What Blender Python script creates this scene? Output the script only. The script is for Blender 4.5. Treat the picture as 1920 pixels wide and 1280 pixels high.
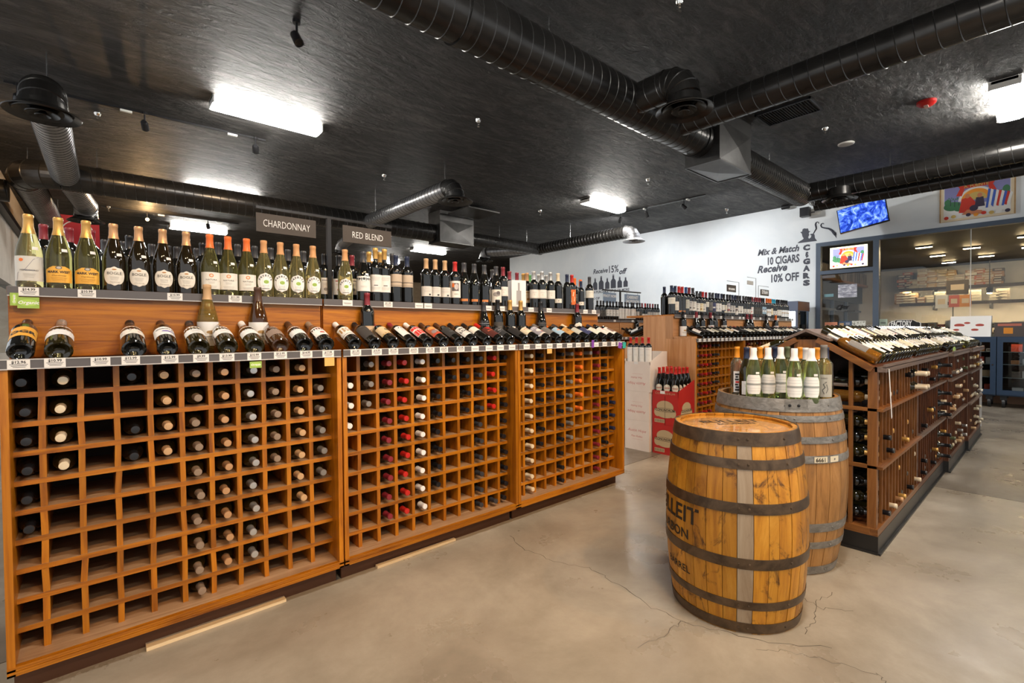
import bpy, bmesh, math, random
from mathutils import Vector, Matrix
random.seed(7)
S = bpy.context.scene
for o in list(bpy.data.objects): bpy.data.objects.remove(o)
COL = S.collection
PI = math.pi
R = math.radians
# ------------------------------------------------------------------ camera
F, YAW, PITCH, ROLL, H = 896.0086, R(48.72505), R(1.07501), R(-0.41148), 1.32
def _basis():
    cp, sp = math.cos(PITCH), math.sin(PITCH)
    fw = Vector((math.cos(YAW)*cp, math.sin(YAW)*cp, -sp))
    r = Vector((math.sin(YAW), -math.cos(YAW), 0)); u = r.cross(fw)
    return r*math.cos(ROLL)+u*math.sin(ROLL), u*math.cos(ROLL)-r*math.sin(ROLL), fw
_r, _u, _f = _basis()
EYE = Vector((0, 0, H))
cam = bpy.data.cameras.new('camera'); cam.lens = F/1920*36; cam.sensor_width = 36; cam.clip_start = .05; cam.clip_end = 200
co = bpy.data.objects.new('camera', cam); COL.objects.link(co)
co.matrix_world = Matrix(((_r.x, _u.x, -_f.x, 0), (_r.y, _u.y, -_f.y, 0), (_r.z, _u.z, -_f.z, H), (0, 0, 0, 1)))
S.camera = co
def px(x, y, ax, val):
    """the point where a sight line meets the plane coordinate[ax] = val (used to measure positions along real planes)"""
    d = _f+_r*((x-960)/F)-_u*((y-640)/F)
    return EYE+d*((val-EYE[ax])/d[ax])
# ------------------------------------------------------------------ world, exposure
W = bpy.data.worlds.new('world'); S.world = W; W.use_nodes = True
bg = W.node_tree.nodes['Background']; bg.inputs[0].default_value = (.93, .965, 1, 1); bg.inputs[1].default_value = .8
S.view_settings.view_transform = 'Standard'; S.view_settings.look = 'None'; S.view_settings.gamma = 1
S.view_settings.use_curve_mapping = False; S.view_settings.exposure = 0.35
FIXTURE, WARM, HUMID, WASH = 72.0, 46.0, 170.0, 125.0      # strengths: fluorescent diffusers (W/m2), warm track heads (W), humidor strips
try:
    S.cycles.max_bounces = 10; S.cycles.transparent_max_bounces = 12; S.cycles.caustics_reflective = False; S.cycles.caustics_refractive = False
    S.cycles.sample_clamp_indirect = 6
except Exception: pass
# ------------------------------------------------------------------ helpers
def link(name, data, parent=None, loc=None, rot=None):
    o = bpy.data.objects.new(name, data); COL.objects.link(o)
    if parent is not None: o.parent = parent
    if loc is not None: o.location = loc
    if rot is not None: o.rotation_euler = rot
    return o
def tag(o, label=None, cat=None, group=None, kind=None):
    if label: o['label'] = label
    if cat: o['category'] = cat
    if group: o['group'] = group
    if kind: o['kind'] = kind
    return o
def thing(name, label, cat, loc=(0, 0, 0), rz=0, group=None):
    return tag(link(name, None, None, loc, (0, 0, rz)), label, cat, group)
class MB:
    def __init__(s): s.v = []; s.f = []; s.m = []
    def add(s, v, f, m=0):
        b = len(s.v); s.v += [tuple(p) for p in v]; s.f += [tuple(b+i for i in q) for q in f]; s.m += [m]*len(f); return s
    def box(s, x0, x1, y0, y1, z0, z1, m=0):
        return s.add([(x0,y0,z0),(x1,y0,z0),(x1,y1,z0),(x0,y1,z0),(x0,y0,z1),(x1,y0,z1),(x1,y1,z1),(x0,y1,z1)],
                     [(0,3,2,1),(4,5,6,7),(0,1,5,4),(1,2,6,5),(2,3,7,6),(3,0,4,7)], m)
    def bar(s, a, b, w, h=None, m=0, up=(0, 0, 1)):
        a, b = Vector(a), Vector(b); d = (b-a).normalized(); h = h or w; up = Vector(up)
        if abs(d.dot(up)) > .99: up = Vector((1, 0, 0))
        x = d.cross(up).normalized()*w/2; y = x.cross(d).normalized()*h/2
        return s.add([a-x-y, a+x-y, a+x+y, a-x+y, b-x-y, b+x-y, b+x+y, b-x+y],
                     [(0,3,2,1),(4,5,6,7),(0,1,5,4),(1,2,6,5),(2,3,7,6),(3,0,4,7)], m)
    def lathe(s, prof, n=20, c=(0, 0, 0), m=0, cap=True, ax=2):
        b = len(s.v); k = len(prof)
        for r, z in prof:
            for i in range(n):
                a = 2*PI*i/n; p = [r*math.cos(a), r*math.sin(a), z]
                if ax == 0: p = [z, r*math.cos(a), r*math.sin(a)]
                if ax == 1: p = [r*math.sin(a), z, r*math.cos(a)]
                s.v.append((p[0]+c[0], p[1]+c[1], p[2]+c[2]))
        for j in range(k-1):
            for i in range(n):
                s.f.append((b+j*n+i, b+j*n+(i+1) % n, b+(j+1)*n+(i+1) % n, b+(j+1)*n+i)); s.m.append(m)
        if cap:
            s.f.append(tuple(b+n-1-i for i in range(n))); s.f.append(tuple(b+(k-1)*n+i for i in range(n))); s.m += [m, m]
        return s
    def tube(s, pts, rad, n=10, m=0, cap=True):
        pts = [Vector(p) for p in pts]; b = len(s.v); k = len(pts)
        rads = rad if isinstance(rad, (list, tuple)) else [rad]*k
        t0 = (pts[1]-pts[0]).normalized(); up = Vector((0, 0, 1)) if abs(t0.z) < .9 else Vector((1, 0, 0))
        x = t0.cross(up).normalized()
        for i, p in enumerate(pts):
            t = ((pts[i+1] if i < k-1 else p)-(pts[i-1] if i else p)).normalized()
            x = (x-t*x.dot(t)).normalized(); y = t.cross(x)
            for q in range(n):
                a = 2*PI*q/n; s.v.append(tuple(p+(x*math.cos(a)+y*math.sin(a))*rads[i]))
        for j in range(k-1):
            for i in range(n):
                s.f.append((b+j*n+i, b+j*n+(i+1) % n, b+(j+1)*n+(i+1) % n, b+(j+1)*n+i)); s.m.append(m)
        if cap:
            s.f.append(tuple(b+n-1-i for i in range(n))); s.f.append(tuple(b+(k-1)*n+i for i in range(n))); s.m += [m, m]
        return s
    def prism(s, poly, a, b, ax=1, m=0):
        """poly: 2-D points, extruded along axis ax from a to b"""
        def P(p, t):
            return (t, p[0], p[1]) if ax == 0 else ((p[0], t, p[1]) if ax == 1 else (p[0], p[1], t))
        n = len(poly)
        return s.add([P(p, a) for p in poly]+[P(p, b) for p in poly],
                     [tuple(range(n)), tuple(range(2*n-1, n-1, -1))]+[((i+1) % n, i, n+i, n+(i+1) % n) for i in range(n)], m)
    def mesh(s, name, mats, smooth=0):
        me = bpy.data.meshes.new(name); me.from_pydata(s.v, [], s.f)
        for x in (mats if isinstance(mats, (list, tuple)) else [mats]): me.materials.append(x)
        me.polygons.foreach_set('material_index', s.m)
        bm = bmesh.new(); bm.from_mesh(me); bmesh.ops.recalc_face_normals(bm, faces=bm.faces); bm.to_mesh(me); bm.free()
        if smooth:
            me.polygons.foreach_set('use_smooth', [True]*len(me.polygons)); me.set_sharp_from_angle(angle=R(smooth))
        return me
    def build(s, name, mats, parent=None, loc=None, rot=None, smooth=0):
        return link(name, s.mesh(name, mats, smooth), parent, loc, rot)
def box(name, mat, parent, x0, x1, y0, y1, z0, z1): return MB().box(x0, x1, y0, y1, z0, z1).build(name, mat, parent)
_tm = {}
def text2d(st, size, shear=0., bold=0., space=1.):
    """flat lettering outline as (verts, faces), centred on x, baseline at 0"""
    k = (st, size, shear, bold, space)
    if k not in _tm:
        c = bpy.data.curves.new('t', 'FONT'); c.body = st; c.size = size; c.align_x = 'CENTER'; c.shear = shear; c.offset = bold
        c.space_character = space; c.resolution_u = 2; c.fill_mode = 'FRONT'
        o = bpy.data.objects.new('t', c); me = bpy.data.meshes.new_from_object(o)
        _tm[k] = ([tuple(v.co) for v in me.vertices], [tuple(p.vertices) for p in me.polygons])
        bpy.data.objects.remove(o); bpy.data.meshes.remove(me); bpy.data.curves.remove(c)
    return _tm[k]
def write(mb, st, size, org, ux, uy, m=0, shear=0., bold=0., space=1., sx=1.):
    v, f = text2d(st, size, shear, bold, space); org, ux, uy = Vector(org), Vector(ux), Vector(uy)
    return mb.add([org+ux*(p[0]*sx)+uy*p[1] for p in v], f, m)
_O = 'zeroth first second third fourth fifth sixth seventh eighth ninth tenth eleventh twelfth thirteenth fourteenth fifteenth sixteenth seventeenth eighteenth nineteenth'.split()
def ordn(n): return _O[n] if n < 20 else ({2: 'twentieth', 3: 'thirtieth', 4: 'fortieth', 5: 'fiftieth', 6: 'sixtieth'}[n//10] if n % 10 == 0 else {2: 'twenty', 3: 'thirty', 4: 'forty', 5: 'fifty', 6: 'sixty'}[n//10]+'-'+_O[n % 10])
# ------------------------------------------------------------------ materials
def mat(name, col, rough=.5, metal=0, spec=.5, coat=0, emit=0, trans=0, ior=1.45, alpha=1):
    m = bpy.data.materials.new(name); m.use_nodes = True; b = m.node_tree.nodes['Principled BSDF']
    c = tuple(col)+(1,) if len(col) == 3 else col
    b.inputs['Base Color'].default_value = c; b.inputs['Roughness'].default_value = rough; b.inputs['Metallic'].default_value = metal
    b.inputs['Specular IOR Level'].default_value = spec; b.inputs['Coat Weight'].default_value = coat; b.inputs['IOR'].default_value = ior
    b.inputs['Transmission Weight'].default_value = trans; b.inputs['Alpha'].default_value = alpha
    if emit: b.inputs['Emission Color'].default_value = c; b.inputs['Emission Strength'].default_value = emit
    return m
def N(m, t, **k):
    n = m.node_tree.nodes.new(t)
    for a, v in k.items():
        if a.startswith('i_'): n.inputs[int(a[2:])].default_value = v
        elif a in ('Scale', 'Detail', 'Roughness', 'Strength', 'Distance', 'Distortion', 'Fac'): n.inputs[a].default_value = v
        else: setattr(n, a, v)
    return n
def L(m, a, b): m.node_tree.links.new(a, b)
def ramp(m, stops):
    n = N(m, 'ShaderNodeValToRGB'); e = n.color_ramp.elements
    while len(e) < len(stops): e.new(.5)
    for q, (p, c) in zip(e, stops): q.position = p; q.color = tuple(c)+(1,)
    return n
def noisy(name, stops, scale=(4, 4, 4), detail=6, rough=.5, metal=0, bump=0, bscale=None, rnd=True, spec=.5, coat=0, dist=.4, nrough=.6, vary=.25):
    """procedural surface: stretched noise through a colour ramp, each object shifted and varied a little by its random number"""
    m = mat(name, (.5,)*3, rough, metal, spec, coat); b = m.node_tree.nodes['Principled BSDF']
    tc = N(m, 'ShaderNodeTexCoord'); mp = N(m, 'ShaderNodeMapping'); mp.inputs['Scale'].default_value = scale
    L(m, tc.outputs['Object'], mp.inputs['Vector'])
    oi = N(m, 'ShaderNodeObjectInfo')
    if rnd:
        mu = N(m, 'ShaderNodeMath', operation='MULTIPLY'); mu.inputs[1].default_value = 37.; L(m, oi.outputs['Random'], mu.inputs[0])
        cx = N(m, 'ShaderNodeCombineXYZ'); [L(m, mu.outputs[0], cx.inputs[i]) for i in range(3)]; L(m, cx.outputs[0], mp.inputs['Location'])
    nz = N(m, 'ShaderNodeTexNoise', Scale=1., Detail=detail, Roughness=nrough, Distortion=dist); L(m, mp.outputs[0], nz.inputs['Vector'])
    rp = ramp(m, stops); L(m, nz.outputs['Fac'], rp.inputs[0]); out = rp.outputs[0]
    if rnd and vary:
        hs = N(m, 'ShaderNodeHueSaturation'); ma = N(m, 'ShaderNodeMapRange'); ma.inputs[3].default_value = 1-vary; ma.inputs[4].default_value = 1+vary
        L(m, oi.outputs['Random'], ma.inputs[0]); L(m, ma.outputs[0], hs.inputs['Value']); L(m, out, hs.inputs['Color']); out = hs.outputs[0]
    L(m, out, b.inputs['Base Color'])
    if bump:
        bp = N(m, 'ShaderNodeBump', Strength=bump, Distance=.02); src = nz.outputs['Fac']
        if bscale:
            m2 = N(m, 'ShaderNodeMapping'); m2.inputs['Scale'].default_value = bscale; L(m, tc.outputs['Object'], m2.inputs['Vector'])
            n2 = N(m, 'ShaderNodeTexNoise', Scale=1., Detail=8, Roughness=.65, Distortion=.6); L(m, m2.outputs[0], n2.inputs['Vector']); src = n2.outputs['Fac']
        L(m, src, bp.inputs['Height']); L(m, bp.outputs[0], b.inputs['Normal'])
    return m
def wood(name, c0, c1, c2, ax, k=1., rough=.38, vary=.18, coat=.15):
    sc = [26*k]*3; sc[ax] = 1.6*k
    return noisy(name, [(.3, c0), (.5, c1), (.72, c2)], tuple(sc), 8, rough, 0, .12, None, True, .5, coat, 1.2, .62, vary)
OR = ((.18, .048, .002), (.39, .125, .003), (.52, .195, .007))
oakX, oakY, oakZ = [wood('orange wood '+'xyz'[i], *OR, i) for i in range(3)]
dusty = wood('worn dusty shelf top', (.24, .125, .06), (.34, .2, .105), (.42, .27, .16), 0)
pine = wood('raw pine', (.6, .43, .24), (.72, .55, .33), (.78, .62, .4), 0)
PK = ((.4, .17, .06), (.5, .24, .095), (.6, .32, .15))
birchX, birchZ = wood('birch panel x', *PK, 0), wood('birch panel z', *PK, 2, .5)
DK = ((.045, .013, .004), (.1, .03, .009), (.16, .052, .016))
darkX, darkY, darkZ = [wood('walnut '+'xyz'[i], *DK, i) for i in range(3)]
MD = ((.12, .042, .01), (.2, .075, .018), (.29, .12, .034))
midX, midY, midZ = [wood('stained wood '+'xyz'[i], *MD, i) for i in range(3)]
duskX = wood('weathered brown wood', (.09, .06, .045), (.15, .1, .075), (.21, .15, .115), 0)
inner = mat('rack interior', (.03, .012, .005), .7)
toe = mat('toe kick', (.1, .035, .012), .5)
rubber = mat('black rubber', (.018, .017, .016), .35)
railm = mat('grey price channel', (.11, .1, .1), .3)
white = mat('white paper', (.78, .76, .73), .6)
black = mat('black', (.012, .012, .013), .4)
blackm = mat('black powder coat', (.02, .02, .022), .3, .3)
ink = mat('dark ink', (.03, .028, .03), .6)
steel = mat('steel', (.5, .5, .5), .25, 1)
chrome = mat('chrome', (.8, .78, .74), .12, 1)
lamp = mat('fluorescent diffuser', (1, .965, .9), .4, emit=FIXTURE)
# bottle glass
gdark = mat('dark bottle glass', (.006, .006, .005), .04, coat=.6)
golive = mat('olive bottle glass', (.018, .014, .003), .05, coat=.5)
gbrown = mat('brown bottle glass', (.05, .018, .004), .05, coat=.5)
def glass(n, c, t=.8): return mat(n, c, .02, trans=t, ior=1.36)
gstraw, ggreen, gpale, gamber = glass('straw wine glass', (.92, .8, .34), .93), glass('green wine glass', (.68, .86, .42), .95), glass('clear wine glass', (.93, .88, .68), .95), glass('amber glass', (.85, .35, .05))
gdeep = glass('deep green glass', (.62, .56, .2), .94); ggold = glass('golden wine glass', (.85, .58, .15), .85)
pane = mat('window glass', (1, 1, 1), 0, trans=1, ior=1.0, spec=.5)
def thin_glass(name, tint=(.93, .96, .97), refl=.09):
    m = bpy.data.materials.new(name); m.use_nodes = True; t = m.node_tree; t.nodes.remove(t.nodes['Principled BSDF'])
    tr = N(m, 'ShaderNodeBsdfTransparent'); tr.inputs[0].default_value = tint+(1,); gl = N(m, 'ShaderNodeBsdfGlossy'); gl.inputs['Roughness'].default_value = .0
    mx = N(m, 'ShaderNodeMixShader'); fr = N(m, 'ShaderNodeFresnel'); fr.inputs[0].default_value = 1.45
    L(m, fr.outputs[0], mx.inputs[0]); L(m, tr.outputs[0], mx.inputs[1]); L(m, gl.outputs[0], mx.inputs[2]); L(m, mx.outputs[0], t.nodes['Material Output'].inputs[0])
    return m
pane = thin_glass('window glass')
CAPS = {}
CAPC = dict(gold=((.62, .36, .1), .35, .5), copper=((.62, .34, .16), .35, .5), orange=((.8, .16, .02), .35, 0), red=((.5, .02, .015), .3, 0), crimson=((.22, .02, .03), .35, 0), maroon=((.12, .015, .02), .35, 0),
    black=((.012, .012, .014), .3, 0), charcoal=((.05, .05, .055), .35, .2), navy=((.016, .024, .06), .3, 0), blue=((.02, .07, .22), .3, 0), white=((.8, .78, .75), .35, 0), silver=((.55, .53, .5), .3, .7), grey=((.22, .2, .18), .4, .2),
    taupe=((.27, .19, .13), .45, 0), tan=((.55, .34, .17), .45, 0), cream=((.72, .6, .42), .4, 0), brown=((.07, .03, .015), .4, 0), teal=((.03, .4, .6), .35, 0), cork=((.6, .3, .12), .6, 0), olive=((.12, .14, .07), .35, 0), amber=((.75, .28, .02), .35, 0), green=((.1, .3, .1), .35, 0))
for k, (c, r, me_) in CAPC.items(): CAPS[k] = mat(k+' capsule', c, r, me_, coat=.2)
PAP = {}
def paper(c):
    if c not in PAP: PAP[c] = mat('label paper %d' % len(PAP), c, .55)
    return PAP[c]
CR, TN, GY, YE, RD, OG, BK, BE, GN, BL, PU, WH = (.74, .69, .6), (.62, .45, .28), (.5, .49, .46), (.8, .42, .06), (.62, .03, .02), (.75, .17, .03), (.03, .03, .03), (.55, .5, .42), (.3, .45, .08), (.06, .08, .25), (.2, .05, .35), (.8, .79, .77)
# ------------------------------------------------------------------ room shell
XW, ZC = 12.2, 4.2
floor_base = noisy('joint dust', [(.4, (.05, .045, .04)), (.6, (.08, .07, .06))], (3, 3, 3), rough=.7)
def concrete(name, a, b, c):
    m = noisy(name, [(.22, a), (.5, b), (.78, c)], (1.1, 1.1, 1.1), 12, .3, 0, .05, (22, 22, 22), False, .5, 0, .25, .68)
    nd = m.node_tree.nodes; bs = nd['Principled BSDF']; tc = [n for n in nd if n.type == 'TEX_COORD'][0]
    n2 = N(m, 'ShaderNodeTexNoise', Scale=2.2, Detail=6, Roughness=.6); L(m, tc.outputs['Object'], n2.inputs['Vector'])
    mr = N(m, 'ShaderNodeMapRange'); mr.inputs[1].default_value = .3; mr.inputs[2].default_value = .7; mr.inputs[3].default_value = .2; mr.inputs[4].default_value = .5
    L(m, n2.outputs['Fac'], mr.inputs[0]); L(m, mr.outputs[0], bs.inputs['Roughness'])
    return m
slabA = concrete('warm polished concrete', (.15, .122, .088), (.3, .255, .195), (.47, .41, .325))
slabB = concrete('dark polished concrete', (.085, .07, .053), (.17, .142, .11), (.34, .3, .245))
fl = MB().box(-4, XW+.2, -5, 24, -.2, -.012).box(XW+.2, XW+8, -5, 4.5, -.2, -.012).box(XW+.2, 21, 14, 24, -.2, -.012).build('floor', floor_base); tag(fl, kind='structure')
g = .003
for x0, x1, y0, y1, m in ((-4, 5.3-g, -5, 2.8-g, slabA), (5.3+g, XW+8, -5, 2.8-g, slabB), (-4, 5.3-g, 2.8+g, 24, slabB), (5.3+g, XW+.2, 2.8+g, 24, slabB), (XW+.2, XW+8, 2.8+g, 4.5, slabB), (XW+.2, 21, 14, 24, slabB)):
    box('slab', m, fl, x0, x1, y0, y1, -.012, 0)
def crack(pts, w=.003):
    b = MB(); P = []
    for i in range(len(pts)-1):
        a, c = Vector(pts[i]), Vector(pts[i+1]); k = 7
        for j in range(k): P.append(a.lerp(c, j/k)+Vector((random.uniform(-1, 1), random.uniform(-1, 1), 0))*.012)
    P.append(Vector(pts[-1]))
    v = []; f = []
    for i, p in enumerate(P):
        d = (P[min(i+1, len(P)-1)]-P[max(i-1, 0)]).normalized(); n = Vector((-d.y, d.x, 0))*w*random.uniform(.35, .8); v += [p+n+Vector((0, 0, .0006)), p-n+Vector((0, 0, .0006))]
    b.add(v, [(2*i, 2*i+1, 2*i+3, 2*i+2) for i in range(len(P)-1)]); b.build('crack', crackm, fl)
crackm = mat('crack dirt', (.07, .055, .04), .9)
def fp(*q): return [px(x, y, 2, 0) for x, y in q]
crack(fp((955, 1003), (985, 1030), (1040, 1052), (1105, 1065), (1150, 1090), (1225, 1140), (1300, 1170), (1420, 1200), (1560, 1215)), .0026)
crack(fp((1200, 1215), (1260, 1180), (1280, 1165)), .0022); crack(fp((1490, 1112), (1540, 1140), (1600, 1145)), .002); crack(fp((1505, 1185), (1530, 1160), (1530, 1130), (1560, 1110)), .002)
crack(fp((1420, 1215), (1500, 1225), (1640, 1262), (1660, 1280)), .002)
ceil = noisy('black stucco', [(.3, (.01, .0095, .009)), (.48, (.027, .025, .0235)), (.7, (.105, .097, .09))], (1.5, 4.8, 1), 12, .62, 0, 1., (5.5, 13, 5), False, .5, 0, 1.2, .7)
cb = [n for n in ceil.node_tree.nodes if n.type == 'BUMP'][0]; cb.inputs['Distance'].default_value = .09
o = MB().box(-4, XW+.2, -5, 24, ZC, ZC+.2).box(XW+.2, 21, 14, 24, ZC, ZC+.2).build('ceiling', ceil); tag(o, kind='structure')
plas = noisy('white wall paint', [(.4, (.76, .8, .82)), (.62, (.82, .85, .86))], (1, 1, 1), 4, .6, 0, .08, (30, 30, 30), False)
GY0, GY1, GZ = -4.6, 3.56, 3.26          # opening of the glazed front
wb = MB(); wb.box(XW, XW+.2, GY1, 14.0, 0, ZC); wb.box(XW, XW+.2, GY0, GY1, GZ, ZC); wb.box(XW, XW+.2, -5, GY0, 0, ZC)
wb = wb.build('wall_back', plas); tag(wb, kind='structure')
tanp = noisy('tan plaster', [(.3, (.4, .28, .17)), (.55, (.52, .38, .24)), (.75, (.62, .5, .36))], (1, 1, 2), 7, .7, 0, .3, (8, 8, 8), False)
greyp = noisy('grey plaster', [(.35, (.4, .38, .35)), (.65, (.52, .5, .46))], (1.5, 1.5, 1.5), 7, .7, 0, .3, (12, 12, 12), False)
w = MB().box(-4, 21, 24, 24.2, 0, ZC).box(21, 21.2, 14, 24, 0, ZC).box(XW+.2, 21, 13.8, 14, 0, ZC, 1).build('wall_far', [tanp, plas]); tag(w, kind='structure')
XL = -1.15
w = MB(); w.box(XL-.2, XL, 9.6, 24, 3.45, ZC); w.box(XL-.2, XL, 9.6, 10.2, 0, 3.45, 1); w.box(XL-.2, XL, 10.2, 24, 2.3, 3.45, 1)
w = w.build('wall_left', [tanp, greyp]); tag(w, kind='structure')
t = MB().box(XL-.02, XL+.1, 9.6, 24, 3.42, 3.52).build('trim_1', black); tag(t, kind='structure')
sill = MB().box(-4, XL-.2, 13.2, 13.4, 0, 1.0).box(-4, XL-.2, 13.2, 13.4, 2.3, ZC).box(XL-.2, XL, 13.2, 13.4, 0, 1.0).build('wall_bay', greyp); tag(sill, kind='structure')
win = MB().box(-4, XL, 13.28, 13.3, 1.0, 2.3).build('window_1', pane); tag(win, kind='structure')
for x in (-3.9, -2.7, -1.2): box('window_frame', greyp, win, x, x+.06, 13.24, 13.34, 1.0, 2.3)
box('window_sill', greyp, win, -4, XL-.2, 13.12, 13.2, .96, 1.0)
# ------------------------------------------------------------------ lamps: the ceiling's own fluorescent fixtures on their grid
housing = mat('white enamel', (.75, .74, .7), .3)
whenv = ['beside the big round duct', 'nearest the camera side of the racks']
def fixture(x, y, label, rot=0):
    t = thing('ceiling_light', label, 'ceiling light', (x, y, ZC), rot, 'fluorescent wrap fixtures')
    b = MB(); b.box(-.65, .65, -.11, .11, -.035, 0); b.box(-.65, -.635, -.135, .135, -.1, -.005); b.box(.635, .65, -.135, .135, -.1, -.005); b.build('housing', housing, t)
    pr = [(-.13, -.03), (-.13, -.075), (-.115, -.105), (-.07, -.118), (.07, -.118), (.115, -.105), (.13, -.075), (.13, -.03)]
    MB().prism(pr, -.632, .632, 0).build('diffuser', lamp, t, smooth=40)
fixture(1.78, 6.8, 'bright fluorescent fixture above the near left part of the wine racks')
fixture(8.66, 6.72, 'fluorescent fixture on the ceiling in front of the white wall')
fixture(8.58, .42, 'fluorescent fixture at the right edge, above the gabled rack')
fixture(2.2, 15.2, 'far fluorescent fixture above the bottles left of the chardonnay sign')
fixture(2.02, 11.15, 'fluorescent fixture half hidden behind the long left duct')
fixture(8.75, 14.3, 'small far fluorescent fixture below the left plenum box')
fixture(1.76, .42, 'fluorescent fixture overhead, out of view'); fixture(1.76, -3.0, 'fluorescent fixture behind the camera'); fixture(8.58, -3.0, 'fluorescent fixture right of the view'); fixture(8.6, 17.4, 'farthest fluorescent fixture, past the end of the white wall'); fixture(-2.6, 3.5, 'fluorescent fixture out of view at left')
warmc = (1, .62, .28)
glow = mat('warm bulb', (1, .66, .3), .4, emit=60)
def spotlamp(loc, aim, e, size=70, col=warmc, rad=.04):
    l = bpy.data.lights.new('spot', 'SPOT'); l.energy = e; l.color = col; l.spot_size = R(size); l.spot_blend = .6; l.shadow_soft_size = rad
    o = link('track_lamp', l, None, loc); o.rotation_euler = (Vector(aim)-Vector(loc)).to_track_quat('-Z', 'Y').to_euler(); return o
def head(parent, x, y, aim, lit=False, name='track_head', dz=0):
    c = Vector((x, y, ZC-.17+dz)); d = (Vector(aim)-c).normalized(); q = d.to_track_quat('Z', 'Y').to_euler()
    b = MB(); b.tube([(x, y, ZC-.015), (x, y, ZC-.15)], .011, 8); b.lathe([(.035, -.03), (.035, 0)], 12, (x, y, ZC)); h = b.build(name, blackm, parent)
    s = MB().lathe([(.028, -.075), (.04, -.06), (.043, .06), (.036, .062), (.034, .05)], 14).build('shade', blackm, h, c, q, smooth=40)
    MB().lathe([(.033, .046), (.033, .05)], 14).build('lens', (lamp if lit == .001 else glow) if lit else chrome, h, c, q)
    if lit == .001: spotlamp(c+d*.075, aim, WASH, 150, (.95, .97, 1), .06)
    elif lit:
        spotlamp(c+d*.075, aim, WARM*lit)
        if lit == 2.0:
            pl = bpy.data.lights.new('bulb', 'POINT'); pl.energy = 34; pl.color = warmc; pl.shadow_soft_size = .04; link('bulb_lamp', pl, None, c+d*.14)
    return h
def track(x0, y0, x1, y1, heads, label):
    t = thing('light_track', label, 'track light')
    MB().bar((x0, y0, ZC-.012), (x1, y1, ZC-.012), .035, .024).build('rail', blackm, t)
    d = (Vector((x1, y1))-Vector((x0, y0)))
    for f, aim, lit in heads:
        p = Vector((x0, y0))+d*f; head(t, p.x, p.y, aim, lit)
    for f in (.4, .84):
        p = Vector((x0, y0))+d*f; MB().box(p.x-.06, p.x+.06, p.y-.018, p.y+.018, ZC-.05, ZC-.024).build('connector', housing, t)
track(-.7, 7.86, 1.98, 7.76, [(.04, (-1.1, 12, 3.0), 2.2), (.47, (1, 10, 3.2), 1.5), (.95, (2.4, 10, 3.2), 1.5)], 'black light track with three heads left of the near fluorescent fixture')
track(9.67, 7.3, 9.75, 4.9, [(.12, (12, 10, 1.6), .001), (.42, (12, 6.4, .8), .001), (.8, (12, 3.4, 1.2), .001)], 'black light track running along before the white wall')
track(.2, 14.05, 2.9, 14.05, [(.3, (1.0, 2.6, .4), 2.0), (.75, (2.3, 12, 0), 0)], 'far light track with a blazing warm lamp')
t = thing('track_light', 'black cylinder spotlight hanging alone near the top of the ceiling', 'spotlight'); head(t, 1.46, 4.63, (2, 2.6, .8), 0)
# warm track heads behind the camera that light the racks and barrels (same kind of lamp as the visible ones)
t = thing('light_track', 'light track behind the camera', 'track light'); MB().bar((-1.2, -.9, ZC-.012), (4.6, -.9, ZC-.012), .035, .024).build('rail', blackm, t)
for x, aim, e in ((-.9, (.0, 2.5, .7), 3.2), (.6, (1.3, 2.5, .7), 3.2), (2.2, (2.8, 2.5, .7), 3.4), (3.4, (2.5, 1.0, .5), 2.6), (4.4, (5.4, 2.6, .8), 3.6)): head(t, x, -.9, aim, e)
# ------------------------------------------------------------------ ducts
duct = noisy('black painted sheet metal', [(.35, (.026, .0245, .023)), (.65, (.048, .045, .042))], (2, 2, 2), 4, .26, .6, .03, (7, 7, 7), True, .5, 0, .5, .6, .1)
galv = noisy('grey sheet metal', [(.35, (.3, .3, .31)), (.65, (.45, .45, .46))], (3, 3, 3), 4, .33, .8, .02, (9, 9, 9), True, .5, 0, .5, .6, .05)
seamd = mat('duct seam', (.07, .068, .065), .3, .7)
def pipe(parent, a, b, r, m=duct, pitch=.13, name='duct_section'):
    a, b = Vector(a), Vector(b); d = b-a; ln = d.length; q = d.to_track_quat('Z', 'Y').to_euler()
    o = MB().lathe([(r, 0), (r, ln)], 36, cap=True).build(name, m, parent, a, q, smooth=40)
    n = 28; k = int(ln/pitch*n); v = []; f = []
    for i in range(k+1):
        t = 2*PI*i/n; z = ln*i/max(k, 1)
        for dr, dz in ((-.001, -.005), (.005, 0), (-.001, .005)): v.append(((r+dr)*math.cos(t), (r+dr)*math.sin(t), z+dz))
    for i in range(k):
        for j in (0, 1): f.append((3*i+j, 3*i+j+1, 3*i+j+4, 3*i+j+3))
    MB().add(v, f).build('seam', seamd, o, smooth=60); return o
def elbow(parent, c, u0, u1, rad, r, m=duct, seg=4, name='elbow'):
    """gored bend round centre c from direction u0 to u1"""
    c, u0, u1 = Vector(c), Vector(u0), Vector(u1)
    P = [c+u0*(rad*math.cos(PI/2*i/seg))+u1*(rad*math.sin(PI/2*i/seg)) for i in range(seg+1)]
    o = MB().tube(P, r, 28).build(name, m, parent, smooth=12)
    for i in range(seg+1):
        tdir = (u1*math.cos(PI/2*i/seg)-u0*math.sin(PI/2*i/seg)).to_track_quat('Z', 'Y').to_euler()
        MB().lathe([(r-.002, -.008), (r+.006, 0), (r-.002, .008)], 28, cap=False).build('seam', m, o, P[i], tdir, smooth=60)
    return o
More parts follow.
